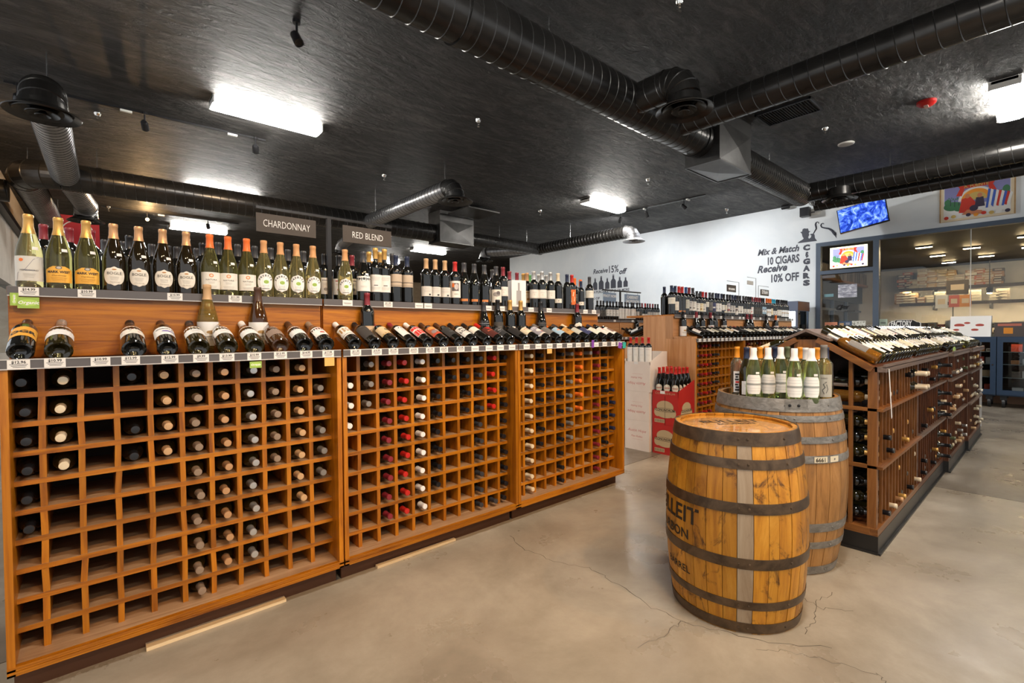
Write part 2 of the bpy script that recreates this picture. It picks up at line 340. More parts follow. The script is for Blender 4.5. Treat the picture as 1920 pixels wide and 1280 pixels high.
def diffuser(parent, x, y, z, k=1., m=duct, neck=.16, r=.155):
    o = MB().lathe([(r*.98, neck), (r, .0), (.27*k, -.06), (.275*k, -.052), (r+.012, .012), (r+.006, neck)], 32, cap=False).build('diffuser', m, parent, (x, y, z), smooth=35)
    for a, b2, h in ((.12, .205, -.02), (.06, .12, -.03), (.0, .055, -.045)):
        MB().lathe([(a*k, h+.035), (b2*k, h-.025), (b2*k+.004, h-.018), (a*k+.002, h+.045)], 28, cap=False).build('ring', m, o, smooth=35)
    return o
def rod(parent, x, y, z): MB().tube([(x, y, z), (x, y, ZC)], .006, 6).build('hanger_rod', steel, parent)
ZD = 3.8
D = thing('air_duct', 'big black spiral duct with branches crossing the ceiling at right', 'duct')
pipe(D, (-3.9, 3.1, ZD), (6.0, 3.1, ZD), .213); pipe(D, (6.93, 3.1, ZD), (9.8, 3.1, ZD), .205, duct, .075); 
pipe(D, (5.31, 2.95, ZD), (5.31, -4.9, ZD), .158)
pipe(D, (9.75, 3.1, ZD), (9.75, -4.9, ZD), .163); pipe(D, (10.2, 3.0, 3.66), (10.2, -4.9, 3.66), .115)
elbow(D, (10.0, 2.95, 3.72), (-1, 0, 0), (0, -1, 0), .02, .118, seg=2)
MB().lathe([(.225, -.03), (.225, .03)], 36, ax=0, c=(5.9, 3.1, ZD)).build('collar', duct, D, smooth=40); MB().lathe([(.225, -.03), (.225, .03)], 36, ax=0, c=(2.2, 3.1, ZD)).build('collar', duct, D, smooth=40)
def plenum(parent, x0, x1, y0, y1, z0, m):
    b = MB(); p = b.box(x0, x1, y0, y1, z0, ZC).build('plenum_box', m, parent)
    cx, cy, cz = (x0+x1)/2, (y0+y1)/2, (z0+z0+.5)/2
    d = .028
    MB().add([(x0, y0, z0), (x1, y0, z0), (x1, y0, z0+.5), (x0, y0, z0+.5), (cx, y0-d, cz)], [(0, 1, 4), (1, 2, 4), (2, 3, 4), (3, 0, 4)]).build('cross_brake', m, p)
    MB().add([(x0, y0, z0), (x1, y0, z0), (x1, y1, z0), (x0, y1, z0), (cx, cy, z0-d)], [(1, 0, 4), (2, 1, 4), (3, 2, 4), (0, 3, 4)]).build('cross_brake', m, p)
    b = MB()
    for a, c in (((x0, y0), (x1, y0)), ((x0, y1), (x1, y1)), ((x0, y0), (x0, y1)), ((x1, y0), (x1, y1))): b.bar(a+(z0,), c+(z0,), .02)
    b.build('edge_flange', m, p); return p
boxm = noisy('bare dark sheet metal', [(.35, (.06, .058, .056)), (.65, (.1, .097, .093))], (3, 3, 3), 4, .36, .7, 0, None, True, .5, 0, .5, .6, .05)
plenum(D, 6.0, 6.93, 2.83, 3.3, 3.5, boxm)
pipe(D, (4.42, 3.0, ZD), (4.42, 2.62, ZD), .155); elbow(D, (4.42, 2.62, 3.62), (0, 0, 1), (0, -1, 0), .18, .155); diffuser(D, 4.42, 2.44, 3.54, 1.0, neck=.08)
diffuser(D, 9.62, 2.46, 3.6, .95, neck=.14, r=.15)
for x in (.5, 3.2, 8.3): rod(D, x, 3.1, ZD)
for y in (1.8, -.8): rod(D, 5.31, y, ZD); rod(D, 9.75, y, ZD)
E_ = thing('air_duct', 'long dark spiral duct with branches behind the hanging signs at left', 'duct')
ZE, YE_ = 3.7, 9.82
def drop(x, y0, y1, r, m=galv, x1=None, k=1., em=None):
    """branch run along Y that turns down into a round diffuser"""
    x1 = x if x1 is None else x1; d = 1 if y1 > y0 else -1
    pipe(E_, (x, y0, ZE), (x1, y1-.2*d, ZE), r, m, .1); elbow(E_, (x1, y1-.2*d, ZE-.2), (0, 0, 1), (0, d, 0), .2, r*1.03, em or m); diffuser(E_, x1, y1, ZE-.2, k, em or duct, .06, r*1.02)
MB().lathe([(.212, -.03), (.212, .03)], 36, ax=0, c=(.12, YE_, ZE)).build('collar', duct, E_, smooth=40)
pipe(E_, (-.3, YE_, ZE), (6.15, YE_, ZE), .203); pipe(E_, (7.13, YE_, ZE), (9.75, YE_, ZE), .155); plenum(E_, 6.15, 7.13, 9.53, 10.03, 3.47, boxm)
elbow(E_, (-.3, YE_+.42, ZE), (0, -1, 0), (-1, 0, 0), .42, .205); pipe(E_, (-.72, YE_+.42, ZE), (-.62, 13.5, ZE), .19, galv, .1)
drop(-.26, YE_-.05, 6.45, .165, galv, -.32, 1.04, duct); drop(-.24, YE_+.05, 11.95, .165, galv, -.05)
pipe(E_, (-3.9, 10.9, 3.6), (-.95, 10.9, 3.6), .17)
drop(4.48, YE_-.1, 6.45, .142, galv, 4.46, 1.04, boxm); drop(4.5, YE_+.1, 12.7, .142, galv, 5.05)
drop(9.66, YE_, 6.6, .148, duct, 9.64, .95, galv); drop(9.5, YE_, 11.25, .148, galv, 8.8, .95)
for x, y in ((.1, YE_), (4.2, 8.8), (4.46, 6.75), (8.2, YE_), (9.2, YE_), (9.65, 8.6), (9.64, 6.95), (-.3, 6.8), (-.7, 10.4), (-.1, 11.5)): rod(E_, x, y, ZE)
vent = thing('return_grille', 'square black return air grille behind the branch duct', 'vent', (6.92, 2.35, ZC))
b = MB()
for a in ((-.24, -.22, -.33, .33), (.22, .24, -.33, .33), (-.24, .24, -.33, -.31), (-.24, .24, .31, .33)): b.box(*a, -.03, 0)
b.build('frame', blackm, vent)
for i in range(20): MB().bar((-.22, -.3+i*.0315, -.015), (.22, -.3+i*.0315, -.015), .004, .02).build('slat', boxm, vent)
vent2 = thing('hatch_panel', 'thin dark square access panel hanging beside the left plenum box', 'panel', (6.75, 9.0, ZC-.001)); MB().box(-.45, .45, -.4, .4, -.1, -.07).build('panel', boxm, vent2)
MB().tube([(-.4, -.35, 0), (-.4, -.35, -.07)], .01, 6).build('strut', steel, vent2)
def sprinkler(x, y, lab):
    t = thing('sprinkler', lab, 'sprinkler', (x, y, ZC), 0, 'ceiling sprinklers')
    MB().lathe([(.042, 0), (.04, -.012), (.024, -.04), (.02, -.04)], 16).build('escutcheon', chrome, t, smooth=40)
    b = MB().lathe([(.012, -.04), (.012, -.065), (.006, -.07)], 10)
    b.bar((-.012, 0, -.06), (-.004, 0, -.095), .005); b.bar((.012, 0, -.06), (.004, 0, -.095), .005); b.lathe([(.018, -.098), (.018, -.095)], 12); b.build('sprinkler_head', chrome, t)
for x, y, lab in ((.1, 8.22, 'chrome sprinkler beside the far left diffuser'), (3.97, 5.18, 'chrome sprinkler alone in mid ceiling between the two ducts'), (4.04, 8.09, 'chrome sprinkler above the red blend sign'), (7.93, 5.11, 'chrome sprinkler left of the right plenum box'), (8.03, 8.1, 'chrome sprinkler between the left ducts and the far fixture'),
                  (7.9, 2.2, 'chrome sprinkler near the white ceiling disc'), (3.89, 2.19, 'chrome sprinkler at the top edge over the barrels'), (.32, 14.0, 'small chrome sprinkler left of the blazing lamp'), (11.33, 5.17, 'small chrome sprinkler close to the white wall'), (.1, 5.15, 'chrome sprinkler')): 
    if lab != 'chrome sprinkler': sprinkler(x, y, lab)
redp = mat('red enamel', (.42, .01, .008), .3)
st = thing('alarm_strobe', 'red oval fire alarm strobe on the black ceiling', 'alarm', (7.97, 1.11, ZC)); MB().lathe([(.1, 0), (.098, -.03), (.07, -.055), (.045, -.06)], 20).build('body', redp, st, smooth=40); MB().box(-.045, .045, -.02, .02, -.075, -.055).build('lens', mat('strobe lens', (.6, .4, .38), .1), st)
ds = thing('ceiling_speaker', 'white round speaker disc on the black ceiling', 'speaker', (8.8, 2.17, ZC)); MB().lathe([(.11, 0), (.108, -.012), (.095, -.016)], 24).build('body', housing, ds, smooth=40); MB().lathe([(.09, -.0165), (.09, -.02), (.02, -.022)], 24).build('grille', greyp, ds, smooth=40)
# ------------------------------------------------------------------ bottles
gblond = mat('black brown bottle glass', (.014, .009, .003), .04, coat=.6)
PROF = dict(
    bordeaux=[(.008, .022), (.02, .014), (.0285, .001), (.031, 0), (.0365, .004), (.0375, .012), (.0375, .19), (.036, .203), (.031, .214), (.0225, .224), (.0165, .232), (.0148, .242), (.0138, .284), (.0152, .286), (.0152, .298), (.0138, .3)],
    burgundy=[(.008, .026), (.022, .016), (.032, .001), (.035, 0), (.0405, .004), (.0415, .014), (.0415, .135), (.0395, .155), (.034, .18), (.0265, .208), (.0195, .232), (.0158, .25), (.0145, .284), (.0158, .286), (.0158, .298), (.0142, .3)],
    tall=[(.008, .02), (.019, .012), (.027, .001), (.0295, 0), (.0345, .004), (.0355, .012), (.0355, .205), (.034, .216), (.0285, .228), (.02, .238), (.0155, .248), (.0145, .258), (.014, .31), (.0155, .312), (.0155, .328), (.014, .33)],
    green=[(.031, 0), (.0375, .004), (.039, .014), (.039, .168), (.0382, .182), (.0345, .202), (.0275, .225), (.02, .246), (.0163, .257), (.0155, .264), (.0155, .3), (.014, .302)])
def prof_r(sh, z):
    P = PROF[sh]
    for (r0, z0), (r1, z1) in zip(P, P[1:]):
        if z0 <= z <= z1: return r0+(r1-r0)*(z-z0)/(z1-z0)
    return P[-1][0]
_g = {}; _c = {}; _l = {}
def gmesh(sh, m):
    k = (sh, m.name)
    if k not in _g: _g[k] = MB().lathe(PROF[sh], 20).mesh('wine_bottle', m, 40)
    return _g[k]
def cmesh(sh, cap, z0=None):
    k = (sh, cap, z0)
    if k not in _c:
        P = PROF[sh]; zt = P[-1][1]; z0 = z0 or zt-.066
        pr = [(prof_r(sh, z0)+.0008, z0)]+[(r+.0009, z) for r, z in P if z > z0+.002]; pr[-1] = (pr[-1][0], zt+.0008); pr.append((.008, zt+.0012))
        b = MB().lathe(pr, 16)
        if cap in ('tan', 'gold', 'cream', 'taupe'): b.lathe([(.0095, zt+.0012), (.009, zt+.0022)], 12)
        _c[k] = b.mesh('capsule', CAPS[cap], 40)
    return _c[k]
def rect(w): return lambda t: w
def tear(w): return lambda t: w*math.sqrt(max(0, 1-((t-.56)/(.44 if t > .56 else .56))**2))**.9
def oval(w): return lambda t: w*math.sqrt(max(0, 1-(2*t-1)**2))
def arch(w): return lambda t: w if t < .78 else w*(1-(t-.78)/.22*.62)
# style: z0, z1, half-width (m) function, paper colour, extra list ('t', text, size, z, colour, kw) ('s', z, halfwidth, height, colour) ('o', u, z, ru, rz, colour) ('r', u0,u1,z0,z1,col)
LAB = {}
def style(n, z0, z1, wf, col, *ex): LAB[n] = (z0, z1, wf, col, ex)
lines = lambda z, w=.018, k=3, c=(.35, .33, .3): [('s', z-i*.006, w*(1-.12*i), .0012, c) for i in range(k)]
style('sun', .028, .128, rect(.058), (.6, .58, .53), ('o', -.024, .112, .007, .007, OG), ('s', .071, .018, .0018, (.25, .25, .3)), ('t', 'MENDOCINO', .009, .068, BK, {}), ('p', [(-.04, .03), (-.036, .06), (-.012, .074), (-.002, .09), (.012, .115), (.03, .126)], .0016, (.25, .24, .28)), *lines(.055))
style('west', .026, .094, arch(.05), YE, ('t', 'MARK WEST', .0135, .066, BK, dict(bold=.0004)), ('t', 'Chardonnay', .009, .053, (.25, .12, .02), dict(shear=.3)), ('o', 0, .088, .01, .007, (.12, .1, .08)), ('o', 0, .088, .007, .005, (.5, .45, .38)), *lines(.046, .026, 3, (.4, .2, .03)))
style('bogle', .024, .108, tear(.0395), CR, ('t', 'BOGLE', .017, .073, BK, {}), ('t', 'Chardonnay', .007, .038, (.3, .25, .2), dict(shear=.3)), ('o', 0, .095, .008, .003, (.45, .2, .05)), *lines(.062, .016, 3))
style('natura', .03, .112, rect(.05), (.76, .73, .66), ('o', 0, .096, .0095, .0095, (.65, .2, .06)), ('o', 0, .096, .006, .006, (.8, .6, .45)), ('t', 'NATURA', .0105, .072, BK, dict(space=1.2)), *lines(.064, .014, 2), *lines(.044, .024, 2))
style('pavette', .03, .128, oval(.041), WH, ('o', 0, .078, .028, .033, (.72, .71, .68)), ('o', 0, .078, .026, .031, (.86, .85, .82)), ('a', 'PAVETTE', .0125, .075, .034, BK), ('o', .003, .08, .012, .01, GN), ('s', .045, .018, .003, (.12, .12, .12)), *lines(.062, .016, 2))
style('cream', .045, .135, rect(.046), CR, *lines(.115, .02, 3), *lines(.075, .026, 4))
style('plain', .06, .165, rect(.05), (.76, .74, .7), *lines(.15, .03, 4), ('s', .1, .012, .005, (.1, .1, .1)), *lines(.088, .028, 3))
style('low', .05, .115, rect(.046), (.68, .65, .6), *lines(.105, .02, 2), ('r', .01, .024, .055, .066, BK), *lines(.09, .026, 3))
style('tan', .1, .178, rect(.05), (.5, .4, .3), ('s', .128, .05, .005, (.12, .1, .09)), ('s', .108, .05, .003, (.2, .17, .14)))
style('white', .06, .15, rect(.05), (.78, .76, .72), ('o', 0, .138, .006, .004, BK), ('t', 'S M', .011, .112, (.45, .35, .3), {}), *lines(.09, .02, 2))
style('half', .08, .15, rect(.05), (.76, .73, .66), ('s', .085, .05, .002, (.3, .28, .25)), *lines(.13, .018, 2), ('t', 'L', .016, .105, (.4, .3, .2), {}))
style('artlady', .05, .165, rect(.045), (.78, .74, .68), ('r', -.028, .02, .095, .15, (.12, .1, .1)), ('o', -.02, .135, .009, .016, OG), ('o', .002, .125, .014, .022, (.55, .5, .48)), ('t', 'VERMI', .011, .07, BK, {}))
style('strip', .028, .045, rect(.024), (.55, .2, .06))
style('horse', .03, .125, rect(.045), CR, ('o', .0, .09, .028, .018, (.3, .27, .25)), ('o', .012, .1, .015, .014, (.12, .1, .1)), ('r', -.03, .03, .035, .05, (.66, .64, .62)))
style('fire', .04, .17, rect(.032), (.68, .14, .02), ('p', [(-.01, .06), (-.014, .1), (.004, .12), (.01, .15)], .008, (.85, .6, .4)), ('p', [(.002, .12), (.02, .1), (.012, .07)], .006, (.85, .6, .4)))
style('smalllow', .05, .085, rect(.03), CR, ('o', 0, .068, .004, .004, BK))
style('dark', .05, .15, rect(.042), (.06, .055, .05), *lines(.12, .02, 3, (.3, .28, .25)))
style('book', .03, .12, rect(.042), (.78, .75, .68), ('r', -.03, -.018, .035, .115, OG), ('r', -.008, .034, .06, .11, (.55, .3, .22)), ('r', -.002, .028, .064, .08, (.7, .55, .4)))
style('circle', .06, .155, oval(.042), (.78, .74, .66), ('o', 0, .107, .03, .036, (.68, .6, .48)), ('o', 0, .107, .026, .032, (.8, .76, .68)), ('r', -.002, .004, .09, .13, BK))
style('flyer', .025, .12, rect(.045), TN, ('p', [(-.02, .1), (.0, .085), (.012, .1)], .006, (.15, .1, .08)), ('o', .0, .06, .018, .022, (.3, .2, .14)), ('o', .002, .062, .011, .014, (.55, .38, .25)))
style('coat', .03, .135, rect(.055), WH, ('o', .01, .09, .018, .008, (.4, .25, .1)), ('s', .07, .02, .003, (.2, .2, .2)), *lines(.062, .018, 2))
style('amber', .07, .16, rect(.05), (.75, .36, .05), ('t', 'OGR', .034, .098, BK, dict(bold=.0015)))
style('script', .07, .165, rect(.055), WH, ('t', 'Sandine', .018, .115, (.35, .3, .3), dict(shear=.45)), ('s', .095, .018, .001, (.3, .4, .6)))
style('scribble', .075, .165, rect(.052), (.76, .7, .62), ('p', [(-.04, .1), (-.02, .14), (-.005, .11), (.012, .15), (.03, .125), (.042, .14)], .003, BK), ('p', [(-.03, .09), (.0, .125), (.02, .1), (.04, .11)], .002, RD), ('p', [(-.042, .13), (-.01, .098), (.02, .135)], .002, BK))
style('fish', .075, .16, rect(.052), WH, ('o', .008, .11, .02, .007, (.16, .12, .4)), ('p', [(.026, .11), (.036, .118), (.036, .102), (.026, .11)], .003, (.16, .12, .4)), ('t', 'WAGON M', .013, .132, BK, dict(bold=.0004)))
style('chateau', .075, .16, rect(.052), WH, ('o', 0, .138, .022, .004, (.3, .22, .14)), ('s', .12, .02, .002, (.2, .2, .2)), *lines(.105, .018, 3))
style('taupe', .06, .165, rect(.05), (.27, .2, .16), ('s', .14, .02, .004, (.5, .45, .4)), *lines(.125, .018, 3, (.5, .45, .4)))
style('banded', .06, .165, rect(.055), (.76, .72, .66), ('r', -.055, .055, .105, .15, (.4, .22, .06)), ('o', 0, .128, .025, .012, (.55, .5, .45)), ('s', .075, .055, .004, BK))
style('charcoal', .045, .18, rect(.052), (.05, .045, .042), ('t', 'PORTENT', .01, .165, (.25, .23, .21), {}))
style('grass', .07, .17, rect(.05), (.66, .5, .3), ('o', .008, .128, .014, .012, (.15, .14, .07)), ('r', -.05, .05, .072, .085, (.5, .33, .14)))
style('dots', .05, .175, rect(.035), (.72, .71, .68), *[('o', a, z, .004, .004, BK) for a, z in ((-.01, .16), (.006, .162), (-.014, .15), (.0, .148), (.014, .15))], *lines(.12, .016, 2))
style('bigred', .06, .17, rect(.048), WH, ('r', -.045, .045, .064, .122, RD), ('r', -.045, .045, .138, .166, RD), ('t', 'Juggernaut', .011, .127, (.2, .1, .1), dict(shear=.3)))
style('mural', .06, .175, rect(.05), (.4, .12, .05), ('o', -.01, .15, .025, .018, (.7, .3, .08)), ('o', .015, .115, .02, .02, (.5, .45, .42)), ('o', -.02, .1, .015, .02, (.25, .2, .2)), ('r', -.05, .05, .062, .082, (.55, .06, .03)))
style('slate', .055, .165, rect(.05), (.035, .035, .035), ('o', .01, .145, .006, .006, (.6, .55, .3)), *lines(.1, .02, 3, (.35, .35, .35)))
style('bigtext', .05, .17, rect(.05), (.72, .71, .68), ('t', 'INTO', .026, .135, BK, dict(bold=.0009)), ('t', 'LOOM', .03, .1, BK, dict(bold=.0009)), *lines(.085, .026, 3))
style('upper', .11, .175, rect(.05), (.7, .67, .58), *lines(.16, .022, 2))
style('devil', .04, .175, rect(.05), (.09, .02, .015), ('o', 0, .15, .018, .012, RD), ('p', [(-.02, .165), (-.004, .15), (.02, .168)], .005, RD), ('t', 'RABBLE', .018, .11, (.6, .15, .06), dict(bold=.0005)))
style('ring', .055, .165, rect(.05), (.03, .03, .032), ('s', .15, .05, .002, (.4, .4, .42)), ('t', 'SLANT', .02, .12, (.5, .5, .5), {}), ('s', .105, .05, .002, (.4, .4, .42)))
style('black', .05, .17, rect(.05), (.02, .018, .018))
style('scrap', .08, .165, rect(.05), (.72, .62, .45), ('s', .14, .03, .006, (.5, .15, .1)), *lines(.125, .025, 3))
style('eagle', .05, .18, rect(.05), (.3, .28, .32), *[('r', -.05, .05, .15+i*.007, .153+i*.007, (.75, .74, .76)) for i in range(4)], ('o', .0, .115, .03, .022, (.7, .66, .62)), ('o', .01, .09, .02, .014, (.35, .1, .08)), ('r', -.05, .05, .052, .068, (.65, .6, .5)))
style('stone', .07, .175, rect(.05), (.16, .15, .14), ('s', .15, .02, .003, (.3, .3, .3)))
style('koi', .06, .165, rect(.05), (.35, .5, .62), ('o', -.01, .12, .014, .012, (.7, .3, .15)), ('o', .014, .1, .014, .014, WH), ('o', .02, .13, .01, .008, (.06, .05, .05)))
style('sepia', .06, .165, rect(.05), (.55, .3, .1), ('o', 0, .115, .03, .02, (.4, .2, .06)))
style('pale', .07, .165, rect(.05), (.5, .5, .44), ('s', .15, .02, .003, (.25, .25, .2)), *lines(.13, .02, 2))
style('indigo', .06, .17, rect(.05), (.05, .055, .13), ('r', -.012, .022, .1, .118, (.7, .69, .68)))
style('ivory', .06, .17, rect(.05), (.74, .72, .62), ('o', .0, .15, .014, .012, (.55, .5, .35)), ('s', .1, .02, .002, (.3, .3, .25)))
style('redseal', .05, .17, rect(.05), (.73, .71, .66), ('r', -.01, .016, .118, .142, (.5, .05, .05)), *lines(.1, .018, 3))
style('portrait', .05, .175, rect(.05), (.74, .72, .68), ('r', -.02, .026, .075, .15, (.22, .14, .12)))
style('deli', .03, .115, rect(.046), (.84, .84, .8), ('s', .117, .034, .0014, (.5, .52, .5)), ('s', .132, .03, .0014, (.5, .52, .5)), ('s', .097, .044, .011, (.33, .35, .33)), ('s', .075, .04, .0014, (.5, .52, .5)), ('s', .06, .036, .0014, (.5, .52, .5)))
LAB['deli'] = (.042, .15, lambda t: .044*(1-.3*abs(2*t-1)**3), (.84, .84, .8), LAB['deli'][4])
style('blocks', .02, .15, rect(.022), WH, *[('r', -.013+.003*(i % 2), .012-.004*(i % 3), .03+i*.016, .041+i*.016, RD if i == 3 else BK) for i in range(7)])
style('dog', .035, .15, rect(.04), (.42, .4, .34), ('t', 'BAND', .011, .128, (.2, .18, .15), {}), ('p', [(.0, .05), (-.008, .07), (.004, .085), (-.004, .1), (.01, .112)], .004, (.1, .1, .09)), ('p', [(.01, .1), (.016, .075), (.008, .055)], .003, (.1, .1, .09)))
style('block', .02, .1, rect(.03), WH, *lines(.08, .015, 3))
style('conun', .04, .125, oval(.036), (.6, .55, .45), ('s', .083, .03, .007, (.35, .06, .04)), ('o', 0, .105, .012, .007, (.75, .72, .66)))
style('hope', .02, .19, rect(.046), (.78, .75, .7), *lines(.17, .022, 2, (.5, .3, .3)), *lines(.11, .02, 3, (.6, .55, .5)))
for i, (c, a) in enumerate((((.74, .72, .66), (.3, .28, .26)), ((.8, .79, .76), (.5, .1, .08)), ((.62, .58, .46), (.2, .18, .14)), ((.72, .66, .52), (.12, .12, .2)), ((.55, .53, .5), (.1, .1, .1)), ((.78, .7, .5), (.45, .25, .05)))):
    style('gen%d' % i, .05, .15, rect(.045), c, ('s', .135, .022, .006, a), *lines(.118, .02, 3, a), ('o', 0, .08, .012, .01, a))
def lmesh(sh, st):
    k = (sh, st)
    if k in _l: return _l[k]
    z0, z1, wf, col, ex = LAB[st]; mats = []
    def mi(c):
        m = paper(tuple(c))
        if m not in mats: mats.append(m)
        return mats.index(m)
    b = MB(); rr = prof_r(sh, (z0+z1)/2)
    def bend(u, z, off):
        a = u/rr; q = prof_r(sh, z)+off; a = max(-2.2, min(2.2, a)); return (q*math.sin(a), -q*math.cos(a), z)
    def patch(fu0, fu1, za, zb, off, c, nz=8, nu=10):
        v = [bend(fu0(t)+(fu1(t)-fu0(t))*i/nu, za+(zb-za)*t, off) for t in [j/nz for j in range(nz+1)] for i in range(nu+1)]
        b.add(v, [(j*(nu+1)+i, j*(nu+1)+i+1, (j+1)*(nu+1)+i+1, (j+1)*(nu+1)+i) for j in range(nz) for i in range(nu)], mi(c))
    patch(lambda t: -wf(t), wf, z0, z1, .0006, col, 10 if wf(.99) != wf(.5) else 2, 12)
    lv = .0012
    for e in ex:
        lv += .00004
        if e[0] == 's': patch(lambda t: -e[2], lambda t: e[2], e[1]-e[3]/2, e[1]+e[3]/2, lv, e[4], 1, 8)
        elif e[0] == 'r': patch(lambda t: e[1], lambda t: e[2], e[3], e[4], lv, e[5], 1, 6)
        elif e[0] == 'o':
            f = lambda t: e[3]*math.sqrt(max(0, 1-(2*t-1)**2)); patch(lambda t: e[1]-f(t), lambda t: e[1]+f(t), e[2]-e[4], e[2]+e[4], lv, e[5], 8, 4)
        elif e[0] == 'p':
            P = e[1]
            for (ua, za), (ub, zb) in zip(P, P[1:]):
                d = Vector((ub-ua, zb-za)); n = Vector((-d.y, d.x)).normalized()*e[2]/2
                b.add([bend(ua+n.x, za+n.y, lv), bend(ua-n.x, za-n.y, lv), bend(ub-n.x, zb-n.y, lv), bend(ub+n.x, zb+n.y, lv)], [(0, 1, 2, 3)], mi(e[3]))
        elif e[0] == 't':
            v, f = text2d(e[1], e[2], **e[5]); b.add([bend(p[0], e[3]+p[1], lv+.0003) for p in v], f, mi(e[4]))
        elif e[0] == 'a':
            n = len(e[1])
            for i, ch in enumerate(e[1]):
                an = R(62-124*i/(n-1)); v, f = text2d(ch, e[2], 0., .0006); cx, cz = -math.sin(an)*e[4]*.82, e[3]+math.cos(an)*e[4]
                ca, sa = math.cos(an), math.sin(an); b.add([bend(cx+p[0]*ca-p[1]*sa, cz+p[0]*sa+p[1]*ca, lv+.0003) for p in v], f, mi(e[5]))
    _l[k] = b.mesh('label', mats, 30); return _l[k]
def bottle(loc, lab, group, sh='bordeaux', gl=None, cap='black', st=None, rot=(0, 0, 0), kind='red', scale=1., sticker=False, cz=None):
    o = link(kind+'_wine_bottle', gmesh(sh, gl or gdark), None, loc, rot); tag(o, lab, 'wine bottle', group)
    if scale != 1: o.scale = (scale,)*3
    if cap: link('capsule', cmesh(sh, cap, cz), o)
    if st: link('label', lmesh(sh, st), o)
    if sticker: link('price_sticker', _sticker(sh), o)
    return o
_s = {}
def _sticker(sh):
    if sh not in _s:
        b = MB(); zc = .155; n = 5; r = lambda z: prof_r(sh, z)+.0014
        v = [(r(z)*math.sin(a), -r(z)*math.cos(a), z) for z in (zc, zc+.012) for a in [.25+.5*i/n for i in range(n+1)]]
        b.add(v, [(i, i+1, n+2+i, n+1+i) for i in range(n)]); _s[sh] = b.mesh('price_sticker', white)
    return _s[sh]
def lying(x, y, z, tilt=17, dirn=1, rz=0):
    """location and rotation for a bottle with its base at (x,y,z) and its neck rising away along +Y (dirn=1) or -Y"""
    return (x, y, z), (-R(90-tilt)*1, 0, rz if dirn > 0 else PI+rz)
# ------------------------------------------------------------------ cubby wine racks (A along the left, B behind the boxes, C in the next aisle)
_tg = {}
def pricetag(parent, x, y, z, price='', w=.058, h=.033, rx=0):
    k = (price, w)
    if k not in _tg:
        b = MB().box(-w/2, w/2, -.001, .0, -h/2, h/2, 0)
        if price: write(b, price, .0135, (0, -.0013, h/2-.0125), (1, 0, 0), (0, 0, 1), 1, 0, .0004)
        for i in range(3 if price else 2): b.box(-w*.4+.004*i, w*.4-.003*i, -.0014, -.001, -.0005-i*.005, .0012-i*.005, 1)
        _tg[k] = b.mesh('price_tag', [white, ink])
    return link('price_tag', _tg[k], parent, (x, y, z))
def hangtag(parent, x, y, z, w, h, col, text, tc, ry=0, lab=None, shear=.2, rz=0):
    b = MB().box(-w/2, w/2, -.0012, 0, -h/2, h/2, 0)
    if col == GN: b.prism([(w*.44*math.cos(2*PI*i/20), h*.32*math.sin(2*PI*i/20)) for i in range(20)], -.0016, -.0012, 1, 2)
    if text: write(b, text, h*.42 if w > h else h*.5, (0, -.002, -h*.12), (1, 0, 0), (0, 0, 1), 1, shear, .0004)
    o = b.build('hang_tag', [paper(col), paper(tc), paper((.4, .6, .1))], parent, (x, y, z), (0, ry, rz)); tag(o, lab); return o
railw = mat('channel edge', (.5, .48, .46), .3)
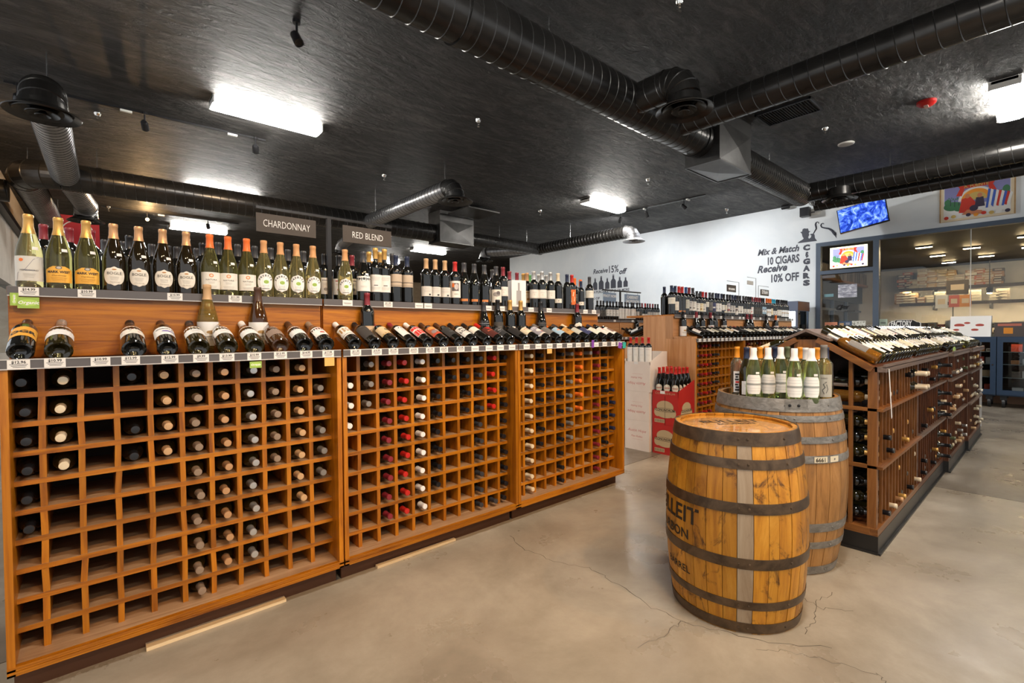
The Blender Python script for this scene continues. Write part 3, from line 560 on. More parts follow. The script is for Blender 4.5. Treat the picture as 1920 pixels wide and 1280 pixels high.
def cubby(label, X0, X1, Yf, cols, solo, lean=1., deck=True, name='cubby_wine_rack', grp='cubby wine racks', birch=False, rear=True):
    w = X1-X0; t = thing(name, label, 'wine rack', (X0, Yf, 0), 0, grp)
    bx = (lambda n, m, *a: box(n, m, t, *a)); D = .40
    sm = oakZ
    bx('side_panel', sm, 0, .022, 0, D, .1, 1.2); bx('side_panel', sm, w-.022, w, 0, D, .1, 1.2)
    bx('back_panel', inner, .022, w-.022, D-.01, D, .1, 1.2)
    b = MB()
    for i in range(4): b.box(0, w, -.002 if i % 2 else 0, .02, .1+i*.0088, .1+(i+1)*.0088-.0012)
    b.build('base_board', oakX, t); MB().box(.022, w-.022, .02, D-.01, .11, .132).box(.022, w-.022, .0205, D-.01, .1322, .134, 1).build('bottom_shelf', [oakX, dusty], t)
    bx('toe_kick', toe, .01, w-.01, .085, .1, 0, .1)
    sh = MB().box(.022, w-.022, .09, D-.01, -.02, -.001).box(.022, w-.022, .092, D-.01, -.0008, 0, 1).mesh('shelf', [oakX, dusty])
    for i in range(9): link('shelf', sh, t, (0, 0, 1.1097-.1097*i))
    if solo:
        me = MB().box(-.01, .01, .092, D-.012, -.0447, .0447).mesh('divider', oakZ)
        for r in range(10):
            zc = 1.1547-.1097*r; zc = .1775 if r == 9 else zc
            for c in cols: link('divider', me if r else MBtop, t, (c-X0, 0, zc if r else 1.155), (0, R(random.gauss(0, 1.1)*lean) if r else 0, 0))
    else:
        b = MB()
        for c in cols: b.box(c-X0-.009, c-X0+.009, .092, D-.012, .135, 1.2)
        tag(b.build('divider_grid', oakZ, t), kind='stuff')
    bx('display_deck', oakX, 0, w, 0, .28, 1.2, 1.221)
    bx('display_back', birchX if birch else oakX, 0.004, w-.004, .28, .30, 1.234, 1.488)
    rail = bx('price_rail', railm, 0.002, w-.002, -.007, -.0005, 1.2, 1.238)
    MB().box(.002, w-.002, -.009, -.007, 1.2, 1.204).box(.002, w-.002, -.009, -.007, 1.234, 1.238).build('rail_edge', railw, rail)
    if deck:
        bx('upper_shelf', oakX, 0, w, .262, .91, 1.49, 1.514)
        r2 = bx('price_rail', railm, 0.001, w-.001, .255, .2615, 1.478, 1.516); MB().box(.002, w-.002, .253, .255, 1.478, 1.482).build('rail_edge', railw, r2)
        bx('shelf_spine', oakX, .0, w, .30, .62, 1.2, 1.49)
    else: r2 = None
    if rear: bx('rear_cabinet', oakZ, 0, w, D+.004, .91, .1, 1.2); bx('rear_plinth', toe, .02, w-.02, D+.03, .84, 0, .1)
    return t, rail, r2
MBtop = MB().box(-.01, .01, .092, .388, -.0447, .0447).mesh('divider', oakZ)
A1c = [-.150+.1102*i for i in range(10)]; A2c = [1.100+.1113*i for i in range(10)]; A3c = [2.339+.1099*i for i in range(10)]
YA = 2.45
A1, ra1, ru1 = cubby('orange wooden cubby wine rack nearest the camera, half empty, chardonnay shelf', -.25, .968, YA, A1c, True, 1.3)
A2, ra2, ru2 = cubby('orange cubby wine rack second from the left, with red and white capped columns', .976, 2.2, YA, A2c, True, .6)
A3, ra3, ru3 = cubby('orange cubby wine rack third along, ending beside the stacked cartons', 2.204, 3.43, YA, A3c, True, .4)
def centres(X0, X1, cs): e = [X0+.022]+cs+[X1-.022]; return [(a+b)/2 for a, b in zip(e, e[1:])]
CA = [centres(-.25, .968, A1c), centres(.976, 2.2, A2c), centres(2.204, 3.43, A3c)]
CA[0][0] = -.195; CA[1][0] = 1.043; CA[2][0] = 2.275
def fill(which, cx, Yf, data, wn, kind, group):
    for c, (cap, rows) in data.items():
        for r in rows:
            zz = (1.1097-.1097*r if r < 9 else .134)+.0385
            bottle((cx[c]+random.uniform(-.008, .008), Yf+.376-random.uniform(.006, .022), zz), f'{cap} capped bottle lying in {ordn(c+1)} column, {ordn(r+1)} row of the {wn}', group, 'bordeaux' if kind == 'red' else 'burgundy' if False else 'bordeaux', gdark if kind == 'red' or cap in ('black', 'charcoal') else golive, cap, None, (R(90), 0, 0), 'cubby')
rg = lambda a, b: list(range(a, b+1))
fill(0, CA[0], YA, {0: ('black', rg(0, 5)), 1: ('cream', rg(0, 3)), 3: ('black', [0, 2, 3]), 4: ('tan', rg(0, 3)), 5: ('taupe', rg(0, 9)), 6: ('copper', rg(0, 8)), 7: ('silver', rg(0, 8)), 8: ('taupe', rg(0, 4)), 9: ('tan', rg(0, 6)), 10: ('grey', rg(1, 5))}, 'nearest cubby rack', 'white', 'bottles in the nearest cubby rack')
fill(1, CA[1], YA, {0: ('white', rg(1, 3)), 1: ('grey', rg(0, 2)), 2: ('crimson', rg(0, 8)), 3: ('red', rg(0, 8)), 4: ('white', rg(0, 8)), 5: ('black', rg(0, 7)), 6: ('black', [0, 1]), 7: ('black', rg(0, 3)), 8: ('charcoal', rg(0, 9)), 9: ('red', rg(0, 3)), 10: ('black', rg(0, 9))}, 'second cubby rack', 'red', 'bottles in the second cubby rack')
bottle((CA[1][9], YA+.355, .134+.0385), 'charcoal capped bottle alone in the bottom row of the second cubby rack', 'bottles in the second cubby rack', cap='charcoal', rot=(R(90), 0, 0), kind='cubby')
fill(2, CA[2], YA, {1: ('cream', rg(0, 9)), 2: ('black', rg(0, 6)), 3: ('brown', rg(1, 4)), 4: ('black', rg(0, 9)), 5: ('grey', [0, 2, 3, 4, 5, 6]), 6: ('orange', rg(0, 4)), 7: ('silver', [0]), 8: ('crimson', rg(0, 9)), 9: ('black', rg(0, 8)), 10: ('navy', rg(3, 6))}, 'third cubby rack', 'red', 'bottles in the third cubby rack')
# ---- bottles lying on the display deck, bases towards the aisle, each in a small wooden cradle
CRD = MB().prism([(.0, 0), (.0, .004), (.2, .08), (.2, .0)], -.02, .02, 0).mesh('bottle_cradle', oakY)
def cradle(parent, x, y, z, rz=0): link('bottle_cradle', CRD, parent, (x, y, z), (0, 0, rz))
def display(rack, X0, Yf, x, lab, group, **k):
    cradle(rack, x-X0, .03, 1.221)
    loc, rot = lying(x, Yf-.003, 1.262, 22, 1); return bottle(loc, lab, group, rot=rot, **k)
lay1 = [(0, 'dark', gdark, 'bordeaux', 'brown', 'amber', 'black bottle with large amber OGR lettered label'), (1, 'w', golive, 'burgundy', 'silver', 'script', 'olive bottle with white script label and silver screw cap'), (3, 'd', gdark, 'burgundy', 'black', 'scribble', 'bottle with black and red scribbled label'),
        (4, 'w', gdark, 'bordeaux', 'brown', 'fish', 'bottle with white label and little purple fish'), (5, 'w', golive, 'burgundy', 'charcoal', 'chateau', 'bottle with house sketch label and charcoal cap'), (6, 'w', golive, 'burgundy', 'tan', 'chateau', 'bottle with house sketch label and tan cap'),
        (7, 'w', golive, 'burgundy', 'white', 'script', 'bottle with script label and white cap'), (8, 'w', gbrown, 'burgundy', 'brown', 'taupe', 'bottle with taupe brown label'), (9, 'w', gdark, 'burgundy', 'brown', 'script', 'dark bottle with cream script label and brown cap'), (10, 'w', gdark, 'burgundy', 'taupe', 'gen1', 'bottle with white label and taupe cap beside the rack joint')]
for c, _, gl, sh, cap, st, d in lay1: display(A1, -.25, YA, CA[0][c], d+', lying on the chardonnay display', 'bottles lying on the nearest display deck', sh=sh, gl=gl, cap=cap, st=st, kind='white')
for c, (cap, st, d) in enumerate([('white', 'banded', 'bottle with ornate banded label and white cap'), ('black', 'charcoal', 'all black bottle with charcoal label'), ('crimson', 'grass', 'bottle with tan label of a green seated figure'), ('crimson', 'dots', 'bottle with narrow white dotted label and red cap'), ('white', 'bigred', 'bottle with big red label and white cap'), ('brown', 'mural', 'bottle with painted orange mural label'),
        ('brown', 'slate', 'bottle with slate label and gold dot'), ('black', 'bigtext', 'bottle with huge black lettered label'), ('black', 'upper', 'bottle with half height cream label'), ('red', 'devil', 'bottle with red devil label and red cap'), ('black', 'ring', 'bottle with two silver rings round a black label')]):
    display(A2, .976, YA, CA[1][c], d+', lying on the second rack', 'bottles lying on the second display deck', cap=cap, st=st)
for c, (cap, st, d) in enumerate([('black', 'black', 'plain black bottle'), ('black', 'scrap', 'bottle with paper scrap label'), ('black', 'eagle', 'bottle with silver barred label'), ('grey', 'stone', 'bottle with grey stone label'), ('orange', 'koi', 'bottle with blue fish label'), ('charcoal', 'sepia', 'bottle with sepia label'), ('cream', 'pale', 'bottle with pale olive label'), ('black', 'indigo', 'bottle with indigo label'), ('black', 'ivory', 'bottle with ivory label'), ('navy', 'redseal', 'bottle with red sealed white label'), ('black', 'portrait', 'bottle with dark portrait label')]):
    display(A3, 2.204, YA, CA[2][c], d+', lying on the third rack', 'bottles lying on the third display deck', cap=cap, st=st)
# ---- bottles standing against the display back
def stand_disp(x, y, lab, yy=2.69, **k): P = px(x, y, 1, yy); return bottle((P.x, yy, 1.235), lab, 'bottles standing at the display back', scale=min(1.08, (P.z-1.235)/PROF[k.get('sh', 'bordeaux')][-1][1]), rot=(0, 0, -.5*math.atan2(P.x, yy)), **k)
stand_disp(388, 531, 'amber gold bottle with house label standing behind the lying bottles', sh='burgundy', gl=ggold, cap='tan', st='coat', kind='white')
stand_disp(483, 537, 'brown bottle with white crest label standing behind the lying chardonnays', sh='burgundy', gl=gbrown, cap='brown', st='coat', kind='white')
stand_disp(688, 543, 'black bottle with flying bicycle label and rust red cap', cap='crimson', st='flyer')
for x, y, sh, cap, st, d in ((907, 566, 'burgundy', 'charcoal', 'ring', 'black sloping bottle standing with grey foot label'), (933, 560, 'bordeaux', 'black', 'dark', 'black bottle standing with small gold mark'), (956, 558, 'bordeaux', 'gold', 'book', 'gold capped bottle with book label, the left one of two'), (976, 559, 'bordeaux', 'gold', 'book', 'gold capped bottle with book label, the right one of two'),
                          (1014, 566, 'burgundy', 'black', 'dark', 'black sloping bottle standing alone below the far shelf'), (1082, 566, 'bordeaux', 'crimson', 'circle', 'rust capped bottle with round cream label at the far end')): stand_disp(x, y, d, sh=sh, cap=cap, st=st)
# ---- upper shelf, front row
YU, ZU = 2.775, 1.5145
def upper(x, lab, yy=YU, group='bottles on the upper shelf front', face=.6, **k):
    P = px(x, 500, 1, yy); return bottle((P.x, yy, ZU), lab, group, rot=(0, 0, -face*math.atan2(P.x, yy)+random.uniform(-.08, .08)), **k)
sun = dict(sh='burgundy', gl=gstraw, cap='gold', st='sun', kind='white', cz=.222, sticker=True)
upper(55, 'pale gold chardonnay bottle with sun and river label, first on the upper shelf', **sun)
for i, x in enumerate((111, 163)): upper(x, f'gold capped bottle with yellow arched label, {("left","right")[i]} one of the pair', sh='burgundy', gl=gdeep, cap='gold', st='west', kind='white', cz=.225, sticker=True)
for i, x in enumerate((214, 261, 306, 350)): upper(x, f'dark bottle with teardrop cream label and copper cap, {ordn(i+1)} of four from the left', sh='burgundy', gl=gblond, cap='copper', st='bogle', kind='white', sticker=True)
for i, x in enumerate((394, 428, 463)): upper(x, f'green bottle with orange screw cap and disc label, {ordn(i+1)} of three from the left', sh='burgundy', gl=gdeep, cap='orange', st='natura', kind='white', sticker=True)
for i, x in enumerate((495, 526, 556, 587)): upper(x, f'clear straw bottle with white oval leaf label, {ordn(i+1)} of four left of the sign post', sh='burgundy', gl=gstraw, cap='cork', st='pavette', kind='white', sticker=True)
upper(647, 'clear straw bottle with white oval leaf label, alone right of the sign post', sh='burgundy', gl=gstraw, cap='cork', st='pavette', kind='white', sticker=True)
upper(681, 'dark sloping bottle with square white label below the red blend sign', sh='burgundy', cap='charcoal', st='white', sticker=True)
for x, sh, cap, st, d in ((704, 'tall', 'gold', 'plain', 'tall gold capped bottle with plain ruled label, left of two'), (721, 'tall', 'gold', 'plain', 'tall gold capped bottle with plain ruled label, right of two'), (742, 'bordeaux', 'navy', 'tan', 'navy capped bottle with tan label, left of two'), (763, 'bordeaux', 'navy', 'tan', 'navy capped bottle with tan label, right of two'),
      (799, 'bordeaux', 'tan', 'low', 'tan capped bottle with low white label, first of three'), (816, 'bordeaux', 'tan', 'low', 'tan capped bottle with low white label, second of three'), (834, 'bordeaux', 'tan', 'low', 'tan capped bottle with low white label, third of three'), (853, 'bordeaux', 'red', 'artlady', 'bright red capped bottle with portrait art label'),
      (870, 'burgundy', 'charcoal', 'strip', 'sloping black bottle with small orange strip label, first of three'), (889, 'burgundy', 'charcoal', 'strip', 'sloping black bottle with small orange strip label, second of three'), (908, 'burgundy', 'charcoal', 'strip', 'sloping black bottle with small orange strip label, third of three'), (930, 'burgundy', 'charcoal', 'horse', 'sloping black bottle with grey horse drawing label'),
      (943, 'bordeaux', 'crimson', 'half', 'rust capped bottle with cream label, left of the white gift box'), (1001, 'bordeaux', 'silver', 'half', 'silver capped bottle partly hidden right of the gift box'), (1016, 'bordeaux', 'silver', 'half', 'silver capped bottle with cream half label, first past the gift box'), (1032, 'bordeaux', 'silver', 'half', 'silver capped bottle with cream half label, second past the gift box'),
      (1046, 'bordeaux', 'cream', 'smalllow', 'dark bottle with tiny low label on the far upper shelf'), (1063, 'bordeaux', 'navy', None, 'unlabelled blue black bottle turned away on the far upper shelf'), (1072, 'bordeaux', 'red', 'fire', 'red capped bottle with orange running figure label'), (1089, 'bordeaux', 'navy', 'smalllow', 'short dark bottle with small cream label near the shelf end'), (1105, 'bordeaux', 'charcoal', 'upper', 'dark bottle with cream label, last on the upper shelf')):
    upper(x, d, sh=sh, cap=cap, st=st, face=.75, yy=YU+(.03 if x in (1001, 1089) else 0), scale=.86 if x == 1089 else 1)
P = px(968, 500, 1, 2.8); gb = thing('gift_box', 'white cardboard gift box with silver tumbler picture among the bottles', 'box', (P.x, 2.8, ZU), -.35)
MB().box(-.06, .06, -.05, .06, 0, .21).build('carton', paper(WH), gb); b = MB().box(-.02, .02, -.0508, -.05, .02, .13).box(-.008, .008, -.0508, -.05, .13, .19); b.build('tumbler_print', paper((.35, .34, .33)), gb)
# back row (bottles of the far side of the shelf that show between the front ones)
k = 0
for x, yy, cap, d in ((83, 2.98, 'crimson', 'red'), (131, 3.0, 'crimson', 'red'), (172, 3.0, 'crimson', 'red'), (197, 3.26, 'charcoal', 'a'), (232, 3.26, 'charcoal', 'a'), (243, 3.05, 'black', 'a'), (285, 3.26, 'charcoal', 'a'), (316, 3.26, 'charcoal', 'a'), (332, 3.27, 'charcoal', 'a'), (369, 3.26, 'charcoal', 'a'), (380, 3.05, 'black', 'a'), (410, 2.98, 'charcoal', 'a'), (446, 2.98, 'charcoal', 'a'), (478, 2.98, 'charcoal', 'a'), (508, 2.98, 'charcoal', 'a'), (540, 2.98, 'charcoal', 'a'), (569, 2.98, 'charcoal', 'a'),
                      (608, 3.0, 'black', 'a'), (635, 3.0, 'black', 'a'), (660, 2.95, 'crimson', 'a'), (692, 2.93, 'gold', 'a'), (713, 2.9, 'gold', 'a'), (696, 3.1, 'gold', 'a'), (735, 2.9, 'charcoal', 'a'), (923, 2.93, 'charcoal', 'a'), (955, 2.93, 'crimson', 'a'), (969, 2.96, 'crimson', 'a'), (981, 2.97, 'gold', 'a'), (988, 2.92, 'copper', 'a'), (993, 3.0, 'green', 'a'), (1010, 2.93, 'silver', 'a'), (1024, 2.93, 'silver', 'a'), (1077, 2.93, 'orange', 'a'), (1088, 2.98, 'orange', 'a')):
    k += 1; upper(x, f'{cap} capped bottle in the back row of the long upper shelf, {ordn(k)} from the left', yy, 'back row of the upper shelf', cap=cap, sh='tall' if x in (692, 713, 735) else 'bordeaux', st='gen%d' % (k % 6) if x > 590 else None)
# ---- price tags and hang tags
for rail, X0, cx, prices in ((ra1, -.25, CA[0], ['$12.96', '$10.99', '$10.99', '$12.99', '$12.99', '$9.99', '$13.99', '$10.99', '$12.99', '$14.99', '$17.99']), (ra2, .976, CA[1], ['$11.99', '$10.99', '$11.99', '$14.99', '$11.99', '$12.99', '$14.99', '', '', '', '']), (ra3, 2.204, CA[2], ['']*11)):
    for x, p in zip(cx, prices): pricetag(rail, x-X0+random.uniform(-.012, .012), -.0085, 1.219+random.uniform(-.002, .002), p)
for x, p in ((54, '$14.99'), (163, '$10.99'), (328, '$10.99'), (441, '$11.99')): pricetag(ru1, px(x, 550, 1, 2.7).x+.25, .252, 1.497, p)
for x in (652, 728, 786, 803): pricetag(ru2, px(x, 570, 1, 2.7).x-.976, .252, 1.497, '$11.99' if x == 728 else '')
for x in (916, 941, 996, 1030, 1098, 1114): pricetag(ru3, px(x, 580, 1, 2.7).x-2.204, .252, 1.497, '')
q = px(53, 562, 1, 2.695); hangtag(ru1, q.x+.25, .249, 1.452, .062, .044, GN, 'Organic', WH, 0, 'green organic shelf tag')
hangtag(ru1, .022, .25, 1.465, .05, .024, GN, 'Organic', WH, R(-90), 'green organic tag turned upright')
hangtag(ra1, CA[0][7]+.25-.002, -.011, 1.18, .05, .03, GN, 'Organic', WH, 0, 'green organic shelf tag')
hangtag(ra1, CA[0][10]+.25+.01, -.011, 1.178, .05, .042, (.72, .42, .12), '', (.85, .7, .4), 0, 'orange rating tag', 0)
hangtag(ra3, CA[2][2]-2.204, -.011, 1.182, .05, .034, (.72, .42, .12), '', WH, 0, 'orange rating tag')
hangtag(ra3, CA[2][6]-2.204+.055, -.011, 1.225, .03, .06, PU, '', WH, 0, 'purple shelf tag'); hangtag(ra3, 1.155, -.011, 1.205, .05, .05, PU, '', WH, R(12), 'purple shelf tag'); hangtag(ra3, 1.215, -.011, 1.205, .045, .05, (.03, .35, .3), '', WH, 0, 'teal shelf tag')
# ---- sign stand with two hanging signs
YS = 2.96
ss = thing('sign_stand', 'black steel post with crossbar standing on the upper shelf', 'sign stand', (px(617, 500, 1, YS).x, YS, ZU))
MB().box(-.05, .05, -.04, .04, 0, .016).build('base', blackm, ss); MB().box(-.012, .012, -.012, .012, .016, .514).build('post', blackm, ss)
z0 = px(617, 405, 1, YS).z-ZU; xa, xb = px(479, 384, 1, YS).x-ss.location.x, px(734, 424, 1, YS).x-ss.location.x
MB().box(xa, xb, -.008, .008, .512, .526).build('crossbar', blackm, ss)
board = mat('brown chalk board', (.055, .042, .033), .6); chalk = mat('chalk white', (.82, .82, .8), .7)
for st_, u0, u1, d in (('CHARDONNAY', 480, 592, 'dark brown hanging sign reading chardonnay'), ('RED BLEND', 642, 733, 'dark brown hanging sign reading red blend')):
    a, b_ = px(u0, 410, 1, YS).x, px(u1, 440, 1, YS).x; w = b_-a
    s_ = thing('hanging_sign', d, 'sign', ((a+b_)/2, YS, ZU+.488))
    MB().box(-w/2, w/2, -.004, .004, -.105, 0).build('board', board, s_)
    b = MB(); write(b, st_, .058, (0, -.0046, -.073), (1, 0, 0), (0, 0, 1), 0, 0, -.0006, 1., (w*.74)/(len(st_)*.0385)); b.build('lettering', chalk, s_)
    for sx in (-w*.42, w*.38): MB().tube([(sx, 0, -.008), (sx+.006, 0, .01), (sx, 0, .034)], .002, 6).build('hook', blackm, s_)
# ---- rack B (behind the cartons) and rack C (next aisle)
YB = 2.62
def shelfrow(n0, x0, x1, step, yy, zz, grp, where, seq, **k):
    x = x0; i = 0
    while x < x1:
        cap, st = seq[i % len(seq)] if len(seq) < 30 else seq[min(i, len(seq)-1)]
        bottle((x+random.uniform(-.004, .004), yy+random.uniform(-.008, .008), zz), f'{cap} capped bottle, {ordn(i+1)} from the left {where}', grp, cap=cap, st=st, rot=(0, 0, -.7*math.atan2(x, yy)), scale=1.12 if x < 5.6 and zz > 1.5 and yy < 3.2 else 1, **k); x += step; i += 1
rb = []
for i, lab in enumerate(('pale wooden cubby rack behind the red cartons, its end panel facing the camera', 'wooden cubby rack in the middle of the row behind the barrels', 'wooden cubby rack at the far end of the row, beside the glass door cooler')):
    X0 = 5.0+i*1.245; X1 = X0+1.237; t, r1, r2 = cubby(lab, X0, X1, YB, [X0+.12+.1*j for j in range(11)], False, birch=True); rb.append((t, r1, r2, X0))
    for j in range(11): pricetag(r1, .07+.108*j, -.0085, 1.219, '')
    for j in (1, 3, 4, 7, 9): pricetag(r2, .1+.115*j, .252, 1.497, '')
B1 = rb[0][0]
box('end_panel', birchZ, B1, -.016, 0, 0, .36, .02, 1.235); box('end_panel', birchZ, B1, -.016, 0, .27, .36, 1.236, 1.5); box('end_panel', birchZ, B1, -.016, 0, .362, .66, .02, 1.5)
box('end_panel', birchZ, B1, -.016, 0, .662, .93, .02, 1.14); box('display_block', birchX, B1, -.016, .1, .04, .26, 1.236, 1.262)
caps = ['navy']*2+['red']*2+['blue', 'crimson']+['charcoal']*3+['red']+['crimson']+['charcoal']*2+['navy']*3+['black']*3+['navy']*2+['charcoal']*4+['black']*2+['crimson']*4+['black']*2+['orange']*3+['teal']*2+['black']*8
sts = ['upper', 'cream', 'strip', 'strip', 'pale', 'gen4', 'gen0', 'gen0', 'gen5', 'gen0', 'upper', 'stone', 'indigo', 'plain', 'plain', 'half', 'gen3', 'eagle', 'gen4', 'gen4', 'horse', 'gen0', 'gen0', 'low', 'low', 'low', 'gen1', 'dark', 'dark', 'dark', 'dark', 'koi', 'koi', 'coat', 'coat', 'gen5', 'low', 'low', 'cream', 'cream', 'coat', 'coat', 'coat', 'coat', 'cream']
shelfrow(0, 5.05, 8.7, .083, YB+.325, 1.5145, 'bottles on the middle upper shelf', 'on the shelf behind the cartons', list(zip(caps, sts)))
shelfrow(0, 5.13, 8.66, .17, YB+.46, 1.5145, 'second row of the middle upper shelf', 'in the second row behind the cartons', [('navy', None), ('blue', None), ('charcoal', None), ('crimson', None), ('charcoal', None), ('black', None), ('charcoal', None)])
i = 0
for m in range(3):
    for j in range(11):
        X = rb[m][3]+.075+.109*j; i += 1
        if i == 1: continue
        cap, st = [('black', 'coat'), ('brown', 'grass'), ('black', 'gen1'), ('black', 'black'), ('charcoal', 'ring'), ('crimson', 'gen0'), ('black', 'gen2'), ('black', 'dark'), ('navy', 'gen3')][i % 9]
        cradle(rb[m][0], X-rb[m][3], .03, 1.221); loc, rot = lying(X, YB-.003, 1.262, 22)
        bottle(loc, f'{cap} capped bottle lying on the display behind the cartons, {ordn(i)} from the left', 'bottles lying on the middle row display', cap=cap, st=st, rot=rot)
for k, (x, cap, st) in enumerate(((1281.5, 'black', 'coat'), (1306.5, 'crimson', 'low'), (1317, 'black', 'cream'), (1333, 'crimson', 'gen1'), (1341, 'charcoal', 'dark'), (1357.5, 'black', 'gen0'), (1401.7, 'crimson', 'dark'), (1409, 'crimson', 'dark'), (1437.5, 'black', 'dark'), (1455, 'orange', 'gen1'))):
    P = px(x, 600, 1, YB+.235); bottle((P.x, YB+.24, 1.235), f'{cap} capped bottle standing at the back of the middle display, {ordn(k+1)} from the left', 'bottles standing at the middle display back', cap=cap, st=st, rot=(0, 0, -.7), scale=1.06, sh='burgundy' if k in (1, 6, 7, 8) else 'bordeaux')
bc = {0: ('gold', [1, 2, 3, 5]), 1: ('charcoal', rg(0, 7)), 2: ('crimson', rg(0, 7)), 3: ('red', rg(0, 8)), 4: ('crimson', rg(0, 7)), 5: ('black', rg(0, 5)), 6: ('charcoal', rg(0, 4))}
cx = centres(5.0, 6.237, [5.12+.1*j for j in range(11)]); fill(0, cx, YB, bc, 'rack behind the cartons', 'red', 'bottles in the rack behind the cartons')
cx = centres(6.245, 7.48, [6.365+.1*j for j in range(11)]); fill(0, cx, YB, {j: (('gold', 'black', 'crimson', 'tan')[j % 4], [0]) for j in range(1, 9)}, 'middle rack past the cartons', 'red', 'bottles in the middle rack past the cartons')
for i, (cap, st) in enumerate((('red', 'coat'), ('black', 'gen1'))):     # the end of the far side display
    bottle((5.08+.1*i, YB+.9, 1.235+.055), f'{cap} capped bottle lying above the white cartons, {("front","rear")[i]} one', 'bottles on the far side display', cap=cap, st=st, rot=(-R(68), 0, PI))
    cradle(B1, .08+.1*i, .9, 1.2, PI)
# wire sign frames on rack B
wire = mat('grey wire', (.2, .2, .2), .4)
for u0, u1, v0, v1, lines_, d, bw in ((1363, 1379.5, 533, 548, ['RED BLENDS'], 'small wire framed sign reading red blends', 1), (1401, 1412, 525.5, 534.5, [], 'smallest grey wire framed sign on the far shelf', 1), (1426, 1441, 542, 555, ['SYRAH'], 'small wire framed sign reading syrah', -1)):
    yy = YB+.4; a, b_ = px(u0, v0, 1, yy), px(u1, v1, 1, yy); s_ = thing('shelf_sign', d, 'sign', (b_.x, yy, 1.5145)); w = b_.x-a.x; zt = a.z-1.5145; zb = b_.z-1.5145
    MB().box(-w, 0, -.004, .004, zb, zt).build('board', board if lines_ else greyp, s_)
    sx = .1 if bw > 0 else -w-.08; MB().tube([(sx, 0, 0), (sx, 0, zt+.05), (-w if bw > 0 else 0, 0, zt+.05)], .004, 6).build('wire_frame', wire, s_)
    for i, tx in enumerate(lines_): b = MB(); write(b, tx, w/len(tx)*1.25, (-w/2, -.005, (zt+zb)/2-.02), (1, 0, 0), (0, 0, 1), 0, 0, .002); b.build('lettering', chalk, s_)
YC = 4.45
rc = []
for i, lab in enumerate(('cubby wine rack in the next aisle, half hidden by the first rows', 'cubby wine rack in the next aisle, behind the white cartons')):
    X0 = 5.2+i*1.3; t, r1, r2 = cubby(lab, X0, X0+1.292, YC, [X0+.12+.105*j for j in range(11)], False, birch=True); rc.append((t, X0))
    for j in range(11): pricetag(r1, .07+.112*j, -.0085, 1.219, '')
    for j in (2, 5, 9): pricetag(r2, .1+.115*j, .252, 1.497, '')
shelfrow(0, 5.98, 7.75, .083, YC+.325, 1.5145, 'bottles on the next aisle shelf', 'on the next aisle shelf', [('black', 'gen1')]+[('black', 'dark')]*2+[('black', 'plain')]*4+[('charcoal', 'hope')]*6+[('black', 'gen4'), ('charcoal', 'dark'), ('crimson', 'low'), ('red', 'low'), ('charcoal', 'gen4'), ('crimson', 'gen4'), ('crimson', 'gen4'), ('black', 'gen0'), ('black', 'gen0')])
i = 0
for j in range(11):
    X = 6.5+.06+.112*j; i += 1; cradle(rc[1][0], X-6.5, .03, 1.221); loc, rot = lying(X, YC-.003, 1.262, 22)
    bottle(loc, f'bottle with pale label lying on the next aisle display, {ordn(i)} from the left', 'bottles lying on the next aisle display', cap='black', st=('gen0', 'gen1', 'cream', 'coat')[j % 4], rot=rot)
P = px(1197, 620, 1, YC+.2); bottle((P.x, YC+.235, 1.235), 'black bottle standing at the back of the next aisle display', None, cap='black', st='gen4', scale=1.1)
cx = centres(6.5, 7.792, [6.62+.105*j for j in range(11)]); fill(0, cx, YC, {1: ('crimson', [0, 1, 2]), 2: ('black', [0, 1, 2]), 3: ('charcoal', [0, 1])}, 'next aisle rack', 'red', 'bottles in the next aisle rack')
ss = thing('sign_stand', 'thin dark post with crossbar on the next aisle shelf', 'sign stand', (px(1163, 590, 1, YC+.5).x, YC+.5, 1.5145)); zt = px(1163, 547, 1, YC+.5).z-1.5145
MB().box(-.012, .012, -.012, .012, 0, zt).build('post', blackm, ss); MB().box(px(1130, 548, 1, YC+.5).x-ss.location.x, px(1201, 546, 1, YC+.5).x-ss.location.x, -.01, .01, zt, zt+.022).build('crossbar', blackm, ss); MB().box(-.06, .06, -.05, .05, 0, .01).build('base', blackm, ss)
slateb = mat('pale blue board', (.22, .3, .42), .3)
for u0, u1, tx, d in ((1131, 1155, ['PINOT NOIR'], 'pale blue hanging sign left of the thin post'), (1171, 1200, ['CABERNET', 'SAUVIGNON'], 'pale blue hanging sign reading cabernet sauvignon')):
    a, b_ = px(u0, 550, 1, YC+.5), px(u1, 561, 1, YC+.5); w = b_.x-a.x; s_ = thing('hanging_sign', d, 'sign', ((a.x+b_.x)/2, YC+.5, 1.5145+zt-.03)); MB().box(-w/2, w/2, -.004, .004, -.17, 0).build('board', slateb, s_)
    for i, l in enumerate(tx): b = MB(); write(b, l, .07 if len(tx) > 1 else .062, (0, -.005, -.075-.07*i), (1, 0, 0), (0, 0, 1), 0, 0, .002); b.build('lettering', chalk, s_)
    for sx in (-w*.35, w*.35): MB().tube([(sx, 0, -.005), (sx, 0, .032)], .003, 6).build('hook', blackm, s_)
